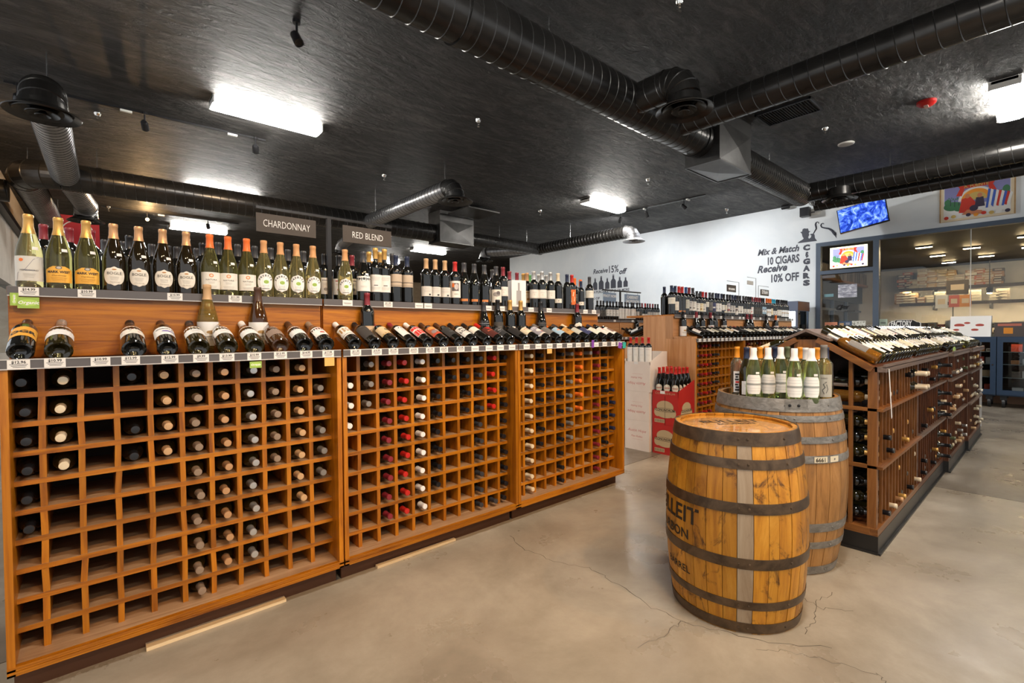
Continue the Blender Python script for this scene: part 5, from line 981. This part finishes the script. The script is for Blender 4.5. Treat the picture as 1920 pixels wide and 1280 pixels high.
t, w, h = sheet('film_sheet', 'translucent lilac plastic sheet hung inside the door glass', 'sheet', 1571.5, 1607, 534, 556.5, noisy('crinkled film', [(.35, (.22, .22, .27)), (.5, (.36, .36, .42)), (.62, (.7, .7, .75))], (9, 9, 26), 6, .2, rnd=False, bump=.4))
t, w, h = sheet('notice', 'small teal notice at the left edge of the door', 'notice', 1545.5, 1563, 551.5, 556, paper((.16, .3, .33)))
t, w, h = sheet('notice', 'small pale green notice on the glass beside the black scalloped sign', 'notice', 1648, 1664, 598, 610, paper((.45, .55, .45))); onsheet(t, 'print', ink, lambda b: [b.box(-.004, -.003, -w*.3, w*.3, h*q, h*q+.01) for q in (.3, .45)])
def wtext(parent, name, m, tx, x0, x1, yb, size=None, X=XW-.002, **k):
    """lettering on a wall plane running between two measured baseline ends; height from size (m)"""
    a, b_ = px(x0, yb[0], 0, X), px(x1, yb[1], 0, X); w = a.y-b_.y
    v, f = text2d(tx, 1, k.get('shear', 0.), k.get('bold', 0.)/max(size, .01), k.get('space', 1.)); u0, u1 = min(p[0] for p in v), max(p[0] for p in v)
    sx = w/(u1-u0); mb = MB(); o = Vector((X-.001, (a.y+b_.y)/2, (a.z+b_.z)/2)); c = (u0+u1)/2
    mb.add([o+UY*((p[0]-c)*sx)+UZ*(p[1]*size/.72) for p in v], f); q = mb.build(name, m, parent); return q
cg = thing('door_lettering', 'black cigar humidor lettering on the door glass', 'lettering', (XG-.004, 3.0, 0)); cg.location = (0, 0, 0)
wtext(cg, 'lettering', black, 'Cigar', 1567.5, 1596, (580, 580), .1, XG-.003, shear=.5, bold=.01); wtext(cg, 'lettering', black, 'HUMIDOR', 1582, 1603.5, (584.5, 584.5), .035, XG-.003)
fs = thing('shop_sign', 'black scalloped sign with white capital lettering behind the gabled rack', 'sign'); X_ = XW-.1; a, b_ = px(1666, 600, 0, X_), px(1727, 622, 0, X_)
w, h = a.y-b_.y, a.z-b_.z; cy = (a.y+b_.y)/2
def outline(s_): return [(cy+w/2*u*s_, b_.z+h*.5+h*(v-.5)*s_) for u, v in ((-1, 0), (1, 0), (1, .72), (.92, .8), (.8, .82), (.55, 1), (-.55, 1), (-.8, .82), (-.92, .8), (-1, .72))]
MB().prism(outline(1.), X_-.01, X_, 0).build('board', white, fs); MB().prism(outline(.94), X_-.014, X_-.009, 0).build('face', black, fs)
wtext(fs, 'lettering', white, 'FACTORY', 1670.5, 1710, (611, 611), .105, X_-.014, bold=.004); wtext(fs, 'lettering', white, 'SMOKES', 1670.5, 1710, (622, 622), .105, X_-.014, bold=.004)
MB().box(X_-.01, X_+.01, cy-.02, cy+.02, 0, b_.z+.05).build('post', black, fs); MB().box(X_-.15, X_+.1, cy-.25, cy+.25, 0, .02).build('base', black, fs)
# ------------------------------------------------------------------ artwork: generic fiesta scene, once framed, once backlit
def art(t, w, h, off, em):
    mk = lambda n, c: mat('art '+n+('lit' if em else ''), c, .5, emit=em)
    ms = [mk('cream', (.75, .62, .42)), mk('sky', (.25, .25, .5)), mk('green', (.06, .2, .09)), mk('red', (.6, .04, .02)), mk('orange', (.85, .32, .03)), mk('white', (.8, .78, .74)), mk('blue', (.05, .12, .5)), mk('skin', (.6, .22, .1)), mk('dark', (.04, .03, .06)), mk('gold', (.6, .42, .12))]
    b = MB(); n = [0]
    def P(pts, m): n[0] += 1; b.add([(off-n[0]*.0002, (-u)*w, v*h) for u, v in pts], [tuple(range(len(pts)))], m)
    def E2(cu, cv, ru, rv, m, a0=0, a1=2*PI): P([(cu+ru*math.cos(a0+(a1-a0)*i/20), cv+rv*math.sin(a0+(a1-a0)*i/20)) for i in range(21)], m)
    P([(-.5, 0), (.5, 0), (.5, 1), (-.5, 1)], 0); P([(-.46, .06), (.46, .06), (.46, .95), (-.46, .95)], 5); P([(-.45, .4), (.45, .4), (.45, .94), (-.45, .94)], 1)
    for cu, cv, ru, rv in ((-.33, .4, .13, .12), (-.22, .34, .1, .1), (.36, .5, .1, .16), (-.4, .52, .05, .08), (.4, .66, .05, .1)): E2(cu, cv, ru, rv, 2)
    for u, v in ((-.36, .6), (-.24, .58), (-.3, .56)): P([(u-.004, v-.18), (u+.004, v-.18), (u+.004, v), (u-.004, v)], 8); [P([(u, v), (u+.06*math.cos(q), v+.06*math.sin(q)), (u+.05*math.cos(q+.35), v+.04*math.sin(q+.35))], 2) for q in (.2, 1.1, 2.0, 2.9)]
    E2(0, .5, .25, .34, 5, 0, PI); E2(0, .5, .21, .29, 4, 0, PI); E2(0, .5, .15, .2, 9, 0, PI)
    P([(-.22, .83), (.22, .83), (.26, .93), (-.26, .93)], 3); P([(-.28, .66), (-.22, .86), (-.16, .82), (-.2, .64)], 3); P([(.28, .66), (.22, .86), (.16, .82), (.2, .64)], 3)
    P([(-.24, .2), (-.02, .16), (.0, .42), (-.08, .6), (-.2, .56)], 3); E2(-.12, .62, .035, .06, 7); P([(-.2, .14), (.1, .1), (.08, .2), (-.12, .26)], 7); E2(-.03, .28, .06, .08, 8)
    P([(-.02, .3), (.12, .3), (.1, .55), (.0, .55)], 8); E2(.05, .6, .035, .06, 7)
    for i, m in enumerate((6, 5, 6, 5, 3, 5, 6, 3, 5)): P([(.13+i*.035, .24+.03*(i % 3)), (.16+i*.035, .24), (.2+i*.036, .7-.02*i), (.165+i*.036, .74-.02*i)], m)
    for i in range(9): E2(-.42+.105*i, .1+.02*(i % 2), .035, .045, (3, 9, 5, 8, 4)[i % 5])
    b.build('artwork', ms, t)
    l = MB(); write(l, 'A. FUENTE', h*.1, (off-.012, 0, h*.845), UY, UZ, 0, 0, .002); l.build('lettering', ms[9], t)
P_ = thing('poster', 'framed fiesta artwork with red banner high on the white wall at right', 'poster', (XW, .99, 3.345)); MB().box(-.03, 0, -.5, .5, 0, .69).build('frame', noisy('gold wood frame', [(.4, (.38, .22, .09)), (.6, (.5, .31, .14))], (6, 6, 6), rnd=False), P_); art(P_, .96, .69, -.031, 0)
L_ = thing('backlit_sign', 'glowing backlit fiesta sign in the pane over the humidor door', 'sign', (XG-.01, 2.965, 2.67)); MB().box(-.03, 0, -.335, .335, 0, .45).build('light_frame', mat('backlit edge', (1, .92, .6), .4, emit=1.6), L_); art(L_, .63, .44, -.032, 1.5)
# ------------------------------------------------------------------ painted lettering and silhouettes on the white wall
navy = mat('slate wall paint', (.065, .07, .09), .6)
wt = lambda tx, x0, x1, yb, sz, **k: wtext(wb, 'wall_lettering', navy, tx, x0, x1, yb, sz, **k)
wt('Receive', 1112, 1139.5, (514, 509.8), .15, shear=.3, bold=.004); wt('15%', 1142, 1160, (511, 509.3), .215, bold=.004); wt('off', 1161, 1176, (513.6, 512.2), .16, shear=.3, bold=.006)
wt('WITH PURCHASE OF 12 OR MORE', 1104, 1180, (551.2, 544.6), .085, bold=.002); wt('BOTTLES OF', 1092, 1124.5, (563.5, 561), .08, bold=.002)
for x, yt, yb, wd in ((1116, 521, 544, 8), (1127.3, 517, 543, 9), (1138.7, 520.5, 542, 8), (1150, 514, 540.5, 9.5), (1162, 518, 539.5, 8.5), (1173, 519, 538, 8)):
    a, b_ = px(x-wd/2, yb, 0, XW), px(x+wd/2, yt, 0, XW); w = (a.y-b_.y)/2; c = (a.y+b_.y)/2; z0, h = a.z, b_.z-a.z
    MB().prism([(c+w*u, z0+h*v) for u, v in ((-1, 0), (1, 0), (1, .5), (.8, .6), (.36, .7), (.34, .93), (-.34, .93), (-.36, .7), (-.8, .6), (-1, .5))], XW-.003, XW-.001, 0).prism([(c+w*u, z0+h*v) for u, v in ((-.34, .95), (.34, .95), (.34, 1), (-.34, 1))], XW-.003, XW-.001, 0).build('bottle_silhouette', navy, wb)
wt('Mix & Match', 1420.5, 1498.5, (478.5, 470.8), .145, shear=.3, bold=.005); wt('10 CIGARS', 1439.5, 1499, (495.8, 491), .18, bold=.006); wt('Receive', 1420, 1476, (511.5, 507), .17, shear=.3, bold=.006); wt('10% OFF', 1446, 1498, (528.5, 525.5), .185, bold=.006)
for i, (ch, y) in enumerate((('C', 468.5), ('§', 482), ('G', 494.5), ('A', 507.5), ('R', 521), ('S', 534.5))): wt(ch, 1505.5 if ch != '§' else 1510, 1518.8 if ch != '§' else 1516, (y+.6, y-.6), .115, bold=.009)
def wpoly(pts, n='silhouette'): MB().prism([(q.y, q.z) for q in [px(x, y, 0, XW) for x, y in pts]], XW-.003, XW-.001, 0).build(n, navy, wb)
wpoly([(1495, 456), (1499, 452.5), (1505, 449), (1507, 447), (1504.5, 443), (1503.5, 438), (1500.5, 435), (1504, 434), (1505, 429.5), (1508, 428), (1512, 428.5), (1515, 428), (1516.5, 433), (1520, 433.5), (1517, 435.5), (1516.5, 438), (1517.5, 440), (1516, 443), (1515.5, 445.5), (1517, 447.5), (1520.5, 445), (1521.5, 441), (1519, 440.5), (1520, 438.5), (1526, 437.5), (1527.5, 441), (1528, 446), (1532, 451.5)])
def curl(pts, r): MB().tube([Vector((XW-.003, q.y, q.z)) for q in [px(x, y, 0, XW) for x, y in pts]], r, 6).build('smoke_curl', navy, wb)
curl([(1525.5, 437.5), (1528, 433), (1530.5, 429), (1530, 425), (1529, 421), (1530, 417.5), (1532.5, 416), (1535, 417), (1535, 419.5)], [.01, .012, .014, .016, .016, .014, .011, .009, .006])
curl([(1545, 420), (1543, 418.5), (1540, 420), (1539, 423), (1541, 426), (1547, 427.5), (1554, 428.5), (1560, 432), (1564, 437), (1566, 440)], [.008, .01, .012, .013, .014, .016, .02, .024, .028, .024])
wpoly([(1561.5, 437.5), (1568.5, 446.5), (1568, 434.5), (1565.5, 438)], 'arrow_head')
# wall mounted things
sp = px(1510, 398, 0, XW-.22); t = thing('wall_speaker', 'small black box speaker bracketed on the white wall', 'speaker', (XW-.22, sp.y, sp.z)); MB().box(-.08, .08, -.09, .09, -.1, .1).build('cabinet', black, t); MB().box(-.085, -.08, -.075, .075, -.085, .085).build('grille', blackm, t); MB().bar((.08, 0, 0), (.22, -.12, .02), .03).build('bracket', railm, t); MB().box(.205, .22, -.24, -.05, -.05, .08).build('plate', housing, t)
cp = px(1473, 388, 0, XW-.15); t = thing('security_camera', 'small black bullet camera where the white wall meets the ceiling', 'camera', (XW-.15, cp.y, cp.z)); MB().lathe([(.045, -.08), (.05, -.07), (.05, .08), (.03, .09)], 16, ax=1).build('body', black, t, smooth=40); MB().tube([(.0, .02, .05), (.06, -.05, .14), (.15, -.06, .16)], .015, 8).build('arm', housing, t)
tv = thing('television', 'tilted television showing a blue picture below the twin ducts', 'television', (XW-.5, 2.6, 3.62)); tv.rotation_euler = (0, R(10), 0); tv.rotation_euler.x = R(-10)
MB().box(-.03, .02, -.41, .41, -.26, .26).build('casing', black, tv); sm_ = bpy.data.materials.new('television picture'); sm_.use_nodes = True
bs = sm_.node_tree.nodes['Principled BSDF']; tc = N(sm_, 'ShaderNodeTexCoord'); nz = N(sm_, 'ShaderNodeTexNoise', Scale=4.5, Detail=5, Roughness=.6, Distortion=2.2); L(sm_, tc.outputs['Object'], nz.inputs['Vector'])
rp = ramp(sm_, [(.3, (.0, .01, .08)), (.45, (.02, .06, .5)), (.55, (.1, .22, .8)), (.66, (.4, .55, .9))]); L(sm_, nz.outputs['Fac'], rp.inputs[0]); L(sm_, rp.outputs[0], bs.inputs['Emission Color']); bs.inputs['Emission Strength'].default_value = 1.3; bs.inputs['Base Color'].default_value = (0, 0, 0, 1); bs.inputs['Roughness'].default_value = .2
MB().box(-.032, -.0305, -.395, .395, -.243, .25).build('screen', sm_, tv); MB().bar((.02, 0, 0), (.46, 0, .1), .06).build('wall_arm', black, tv)
# ------------------------------------------------------------------ glass cooler by the wall
co_ = thing('display_cooler', 'glass door drinks cooler with grey top standing against the white wall', 'cooler', (11.35, 3.66, 0)); cw = .62; cf = mat('cooler grey', (.12, .14, .2), .4)
box('header', cf, co_, -.01, .72, -.01, cw, 1.74, 1.95); box('header_side', mat('copper brown header', (.16, .06, .025), .4), co_, .0, .7, -.014, -.01, 1.75, 1.94); box('base', cf, co_, 0, .7, 0, cw, 0, .35)
box('back_panel', housing, co_, .68, .7, 0, cw, .35, 1.74)
for x, y in ((0, 0), (0, cw-.04), (.66, 0)): box('post', cf, co_, x, x+.04, y, y+.04, .35, 1.74)
for z in (.7, 1.05, 1.4): box('shelf', steel, co_, .03, .67, .03, cw-.03, z, z+.012)
box('glass', pane, co_, .008, .014, .04, cw-.04, .35, 1.74); box('glass', pane, co_, .04, .66, .008, .014, .35, 1.74); box('handle', black, co_, .3, .33, -.04, 0, 1.2, 1.45)
box('light_strip', mat('cooler lamp', (.85, .93, 1), .4, emit=60), co_, .1, .6, .25, .35, 1.715, 1.735)
stm = thing('cooler_sign', 'small square red and white sticker sign on the cooler glass', 'sign', (11.33, 4.05, 1.45)); MB().box(-.004, 0, -.06, .06, 0, .14).build('card', paper((.12, .13, .2)), stm); MB().box(-.006, -.004, -.035, .035, .04, .1).build('card_face', paper((.7, .5, .5)), stm)
# ------------------------------------------------------------------ navy display cabinets on casters
nv = mat('navy enamel', (.018, .038, .075), .4); contents = [paper(c) for c in ((.5, .48, .45), (.06, .05, .05), (.4, .16, .04), (.6, .58, .55), (.2, .16, .12), (.55, .06, .02), (.3, .28, .27), (.12, .09, .07), (.45, .3, .16))]
def cabinet(y0, y1, lab, seed):
    r = random.Random(seed); XA, XB = 11.42, 11.95; t = thing('display_cabinet', lab, 'cabinet', (XA, y0, 0), 0, 'navy display cabinets'); w = y1-y0; d = XB-XA
    box('cabinet_top', nv, t, 0, d, 0, w, 1.14, 1.19); box('cabinet_base', nv, t, 0, d, 0, w, .2, .27); box('side', nv, t, 0, d, 0, .03, .27, 1.14); box('side', nv, t, 0, d, w-.03, w, .27, 1.14); box('back', inner, t, d-.02, d, .03, w-.03, .27, 1.14)
    for z in (.5, .72, .93): box('shelf', thin_shelf, t, .04, d-.03, .03, w-.03, z, z+.01)
    dr = thing('door', None, None); dr.parent = t
    for a in ((0, .022, .0, .07), (0, .022, w-.07, w)): box('door_stile', nv, dr, -.022, 0, a[2], a[3], .22, 1.16)
    box('door_rail', nv, dr, -.022, 0, .07, w-.07, .22, .3); box('door_rail', nv, dr, -.022, 0, .07, w-.07, 1.1, 1.16); box('door_glass', pane, dr, -.012, -.008, .07, w-.07, .3, 1.1); MB().lathe([(.012, 0), (.012, .02)], 10, (-.03, .04, .72), ax=0).build('knob', chrome, dr)
    for x in (.06, d-.06):
        for y in (.08, w-.08): c_ = MB().lathe([(.07, -.02), (.075, -.01), (.075, .01), (.07, .02)], 16, (x, y, .076), ax=1).build('caster', black, t); 
    MB().box(.02, .1, .04, .12, .13, .2).box(d-.1, d-.02, .04, .12, .13, .2).box(.02, .1, w-.12, w-.04, .13, .2).box(d-.1, d-.02, w-.12, w-.04, .13, .2).build('caster_bracket', black, t)
    box('light_strip', mat('cabinet lamp', (1, .8, .5), .4, emit=5), t, .04, .08, .1, w-.1, 1.125, 1.137)
    n = 0
    for si, z in enumerate((.27, .51, .73, .94)):
        y = .06
        while y < w-.16:
            bw = r.uniform(.07, .16); bh = r.uniform(.04, .15); n += 1
            o = MB().box(0, .16, 0, bw, 0, bh).build('cigar_box', contents[r.randrange(len(contents))], None, (XA+.08+r.uniform(0, .08), y0+y, z+.0005)); tag(o, f'small box inside the {lab.split(" navy")[0]} navy cabinet, {ordn(n)} from the bottom left', 'box', f'boxes in the {lab.split(" navy")[0]} navy cabinet')
            if r.random() < .45: box('box_label', contents[r.randrange(len(contents))], o, -.002, -.0005, bw*.15, bw*.85, bh*.2, bh*.7)
            y += bw+r.uniform(.01, .04)
thin_shelf = mat('glass shelf', (.3, .34, .33), .1)
cabinet(.665, 1.72, 'left navy display cabinet with glass door on casters', 3); cabinet(-.39, .655, 'right navy display cabinet with glass door at the picture edge', 5); cabinet(-1.46, -.4, 'outermost navy display cabinet with glass door', 6)
kn = MB().box(XW-.06, XW-.031, GY0, 2.4, 0, .24).build('trim_3', mat('pinkish wood sill', (.38, .2, .11), .5)); tag(kn, kind='structure')
dz = 1.1905
t = thing('leaflet_box', 'white printed cardboard counter display on the left navy cabinet', 'display box', (11.55, .74, dz)); MB().add([(0, 0, 0), (0, .52, 0), (.25, .52, 0), (.25, 0, 0), (.08, 0, .36), (.08, .52, .36), (.25, .52, .36), (.25, 0, .36)], [(0,3,2,1),(4,5,6,7),(0,1,5,4),(1,2,6,5),(2,3,7,6),(3,0,4,7)]).build('carton', white, t)
b = MB()
for y, z, rr in ((.4, .2, .05), (.3, .24, .03), (.14, .2, .04), (.44, .12, .03), (.2, .12, .035)): b.add([(.08*z/.36-.004, y+rr*math.cos(q)*1.4, z+rr*math.sin(q)*.6) for q in [2*PI*i/12 for i in range(12)]], [tuple(range(12))])
b.build('print', paper((.4, .06, .04)), t)
t = thing('leaflet_box', 'dark counter box with orange square on the navy cabinet', 'display box', (11.58, .34, dz)); MB().box(0, .2, 0, .36, 0, .24).build('carton', paper((.07, .055, .05)), t); MB().box(-.003, -.001, .14, .25, .05, .15).build('print', paper((.6, .22, .02)), t); MB().box(-.003, -.001, .04, .32, .18, .22).build('print', paper((.4, .12, .08)), t)
t = thing('leaflet_box', 'black counter display with brown cigar fan picture at the right edge', 'display box', (11.55, -.32, dz)); MB().box(0, .25, 0, .62, 0, .18).build('carton', paper((.05, .045, .045)), t); MB().box(.22, .25, 0, .62, .18, .36).build('backing_card', black, t)
b = MB()
for q in range(9): a = R(20+17.5*q); b.bar((.21, .31, .14), (.21, .31+.24*math.cos(a), .16+.2*math.sin(a)), .035, .03)
b.build('cigar_fan', paper((.25, .1, .05)), t); MB().box(-.003, -.001, .02, .07, .04, .12).build('print', paper((.5, .05, .03)), t); MB().box(-.003, -.001, .2, .46, .04, .052).build('print', white, t)
# ------------------------------------------------------------------ inside the humidor room
XH, ZH = 19.4, 3.22
hw = noisy('humidor plaster', [(.4, (.5, .48, .44)), (.6, (.58, .55, .5))], (1, 1, 1), 4, .7, rnd=False)
o = MB().box(XH, XH+.2, GY0-2, 4.5, 0, ZH).box(XH, XH+.2, -8, GY0-2, 0, ZH).build('wall_humidor', hw); tag(o, kind='structure')
o = MB().box(XW+.2, XH, -8, 4.5, ZH, ZH+.1).build('ceiling_humidor', mat('dark brown ceiling', (.009, .0065, .005), .6)); tag(o, kind='structure')
o = MB().box(XW+.2, XH, 4.3, 4.5, 0, .5).box(XW+.2, XH, 4.3, 4.5, 2.2, ZH).box(XW+.2, 13.6, 4.3, 4.5, .5, 2.2).build('wall_humidor_side', mat('dark blue plaster', (.02, .03, .045), .6)); tag(o, kind='structure')
o = MB().box(13.6, XH, 4.38, 4.39, .5, 2.2).build('window_8', pane); tag(o, kind='structure')
for x in (13.6, 15, 16.4, 17.8): box('window_frame', alu, o, x, x+.06, 4.33, 4.43, .5, 2.2)
box('window_frame', alu, o, 13.6, XH, 4.33, 4.43, 1.9, 1.96)
bark = noisy('bark like wood', [(.35, (.03, .02, .012)), (.5, (.12, .085, .05)), (.64, (.32, .25, .17))], (5, 5, 1.2), 6, .5, bump=.6, rnd=False)
val = thing('valance', 'rough bark strip valance high inside the humidor, seen through the door', 'valance', (XW+.3, 4.18, 2.78)); MB().box(0, 6.8, -.02, .08, .0, .36).build('panel', bark, val); MB().box(0, 6.8, -.06, .08, -.07, .0).build('rail', midX, val)
strip = mat('warm strip lamp', (1, .7, .36), .4, emit=HUMID)
k = 0
for x, y in ((14.2, 2.0), (14.2, .4), (16.1, 2.0), (16.1, .4), (18.0, 2.0), (18.0, .4), (15.2, 1.3), (17.2, 1.2), (14.2, -1.4), (16.1, -1.4), (18, -1.4)):
    k += 1; t = thing('strip_light', f'short warm strip lamp under the dark humidor ceiling, {ordn(k)} of the set', 'strip light', (x, y, ZH), 0, 'humidor strip lamps'); MB().box(-.03, .03, -.15, .15, -.04, 0).build('housing', black, t); MB().box(-.02, .02, -.14, .14, -.05, -.04).build('diffuser', strip, t)
t = thing('spotlight', 'glaring warm spotlight on the humidor back shelf', 'spotlight', (18.3, px(1855, 562, 0, 18.3).y, 2.3)); MB().lathe([(.05, 0), (.07, .12), (.04, .16)], 14).build('shade', black, t); MB().lathe([(.05, -.02), (.05, .0)], 14).build('lens', glow, t); MB().tube([(0, 0, .16), (0, 0, ZH-2.3)], .01, 6).build('stem', black, t)
l = bpy.data.lights.new('humidor_spot', 'SPOT'); l.energy = 420; l.color = (1, .7, .35); l.spot_size = R(110); l.shadow_soft_size = .05; link('spot_lamp', l, None, (18.3, t.location.y, 2.22)).rotation_euler = (0, R(25), 0)
shelfw = mat('dark shelf', (.03, .025, .022), .5)
XS = 18.95
for nm, z, lab in (('wall_shelf', px(1790, 537, 0, XS).z, 'long dark upper shelf on the humidor back wall'), ('wall_shelf', px(1790, 566, 0, XS).z, 'long dark lower shelf on the humidor back wall')):
    t = thing(nm, lab, 'shelf', (XS-.25, 0, z)); MB().box(0, .7, -3.5, 3.2, -.04, 0).build('board', shelfw, t)
    box('added_lip', shelfw, t, -.012, .0, -3.5, 3.2, -.09, 0); MB().box(.03, .07, -3.4, 3.1, -.05, -.04).build('added_glow_strip', mat('added shelf glow', (1, .74, .4), .4, emit=60), t)  # glow strip added to brighten the humidor; the added lip hides it
    for y in (-3, -1.5, 0, 1.2, 2.4): MB().box(.1, .7, y, y+.04, -.22, -.04).build('bracket', black, t)
zs = [px(1790, 537, 0, XS).z, px(1790, 566, 0, XS).z]; rb_ = random.Random(9)
boxc = [paper(c) for c in ((.3, .2, .12), (.4, .36, .28), (.36, .24, .14), (.3, .26, .22), (.45, .42, .36), (.26, .15, .09), (.06, .055, .05), (.34, .1, .06))]
si = 0
for x, top, c in ((1692, 519, 6), (1703, 515, 6), (1716, 524, 1), (1731, 508, 4), (1749, 506, 2), (1767, 506, 3), (1785, 507, 0), (1800, 517, 3), (1822, 506, 4), (1838, 505, 7), (1853, 504, 0), (1872, 505, 5)):
    si += 1; y = px(x, 520, 0, XS).y; z = zs[0]; zt = px(x, top, 0, XS).z; n = 0
    while z < zt-.02:
        h = rb_.uniform(.055, .085); n += 1; o = MB().box(-.15, .15, -.115, .115, 0, h-.003).build('cigar_box', boxc[(c+rb_.choice((0, 0, 0, 1))) % 8], None, (XS+rb_.uniform(-.03, .03), y+rb_.uniform(-.01, .01), z+.0004)); z += h
        tag(o, f'cigar box, {ordn(n)} up in the {ordn(si)} stack on the high humidor shelf', 'cigar box', f'cigar boxes of the {ordn(si)} stack on the high shelf')
        MB().box(-.153, -.1505, -.07, .07, h*.25, h*.7).build('band_label', boxc[rb_.choice((1, 4, 3))], o)
si = 0
for x, top, c in ((1689, 552, 5), (1700, 549, 2), (1712, 550, 2), (1728, 560, 5), (1747, 554, 1), (1763, 549, 4), (1829, 548, 4), (1868, 548, 4), (1881, 542, 3)):
    si += 1; y = px(x, 560, 0, XS).y; z = zs[1]; zt = px(x, top, 0, XS).z; n = 0
    while z < zt-.02:
        h = rb_.uniform(.06, .1); n += 1; o = MB().box(-.15, .15, -.13, .13, 0, h-.003).build('cigar_box', boxc[c], None, (XS, y, z+.0004)); z += h
        tag(o, f'cigar box, {ordn(n)} up in the {ordn(si)} stack on the low humidor shelf', 'cigar box', f'cigar boxes of the {ordn(si)} stack on the low shelf'); MB().box(-.153, -.1505, -.08, .08, h*.25, h*.7).build('band_label', boxc[4], o)
ct = thing('counter', 'long wooden counter with glass top inside the humidor', 'counter', (16.2, -3.6, 0)); box('counter_body', midY, ct, 0, .8, 0, 6.6, 0, 1.05); box('counter_top', thin_shelf, ct, -.03, .83, -.03, 6.63, 1.05, 1.09)
sh_ = thing('display_shelf', 'low stepped shelf of cigar boxes inside the humidor glass', 'shelf', (13.6, .2, 0))
for i, z in enumerate((.5, .8, 1.1, 1.35)): box('shelf', shelfw, sh_, .0, .4, 0, 2.2, z, z+.02)
box('side', shelfw, sh_, 0, .4, -.02, 0, 0, 1.5); box('side', shelfw, sh_, 0, .4, 2.2, 2.22, 0, 1.5)
n = 0
for z in (1.12, 1.37):
    y = .05
    while y < 2.05:
        bw = rb_.uniform(.1, .2); n += 1; h = rb_.uniform(.06, .14); o = MB().box(0, .2, 0, bw, 0, h).build('cigar_box', boxc[rb_.randrange(8)], None, (13.65, .2+y, z+.0005)); tag(o, f'cigar box on the stepped shelf behind the glass, {ordn(n)} along', 'cigar box', 'cigar boxes on the stepped shelf'); MB().box(-.003, -.0005, bw*.2, bw*.8, h*.3, h*.7).build('band_label', boxc[(n*3) % 8], o); y += bw+.02
for i in range(12): bottle((16.45, px(1757+11*i, 600, 0, 16.45).y, 1.0905), f'dark bottle on the humidor counter, {ordn(i+1)} from the left', 'bottles on the humidor counter', cap='black', kind='counter')
ps = thing('poster_stand', 'cluster of white, red and orange cards on the humidor counter', 'poster', (16.5, px(1787, 565, 0, 16.5).y, 1.0905)); zz = px(1787, 577, 0, 16.5).z-1.0905; MB().box(-.01, .01, -.01, .01, 0, zz+.2).build('stem', black, ps)
for y, z, w, h, m in ((.22, 0, .24, .34, WH), (-.02, .02, .2, .3, (.6, .12, .06)), (-.23, .02, .22, .3, (.75, .28, .03)), (-.08, .34, .42, .36, (.1, .07, .03))): MB().box(-.02, -.012, y-w/2, y+w/2, zz+z, zz+z+h).build('card', paper(m), ps); MB().box(-.024, -.02, y-w*.3, y+w*.3, zz+z+h*.3, zz+z+h*.7).build('card_print', paper((.75, .6, .4)), ps)
rd = thing('banner', 'red banner with a white ring hanging far behind the first bottles', 'banner', (px(146, 450, 1, 14.0).x, 14.0, px(146, 470, 1, 14.0).z)); MB().box(-.36, .36, 0, .02, 0, .75).build('board', paper((.5, .02, .03)), rd)
b = MB(); b.lathe([(.27, -.004), (.25, -.004)], 28, (0, 0, .38), ax=1, cap=False); b.build('ring_print', white, rd)
MB().tube([(-.3, .01, .75), (-.3, .01, ZC-rd.location.z)], .004, 6).build('wire', steel, rd); MB().tube([(.3, .01, .75), (.3, .01, ZC-rd.location.z)], .004, 6).build('wire', steel, rd)
bpy.context.view_layer.update()
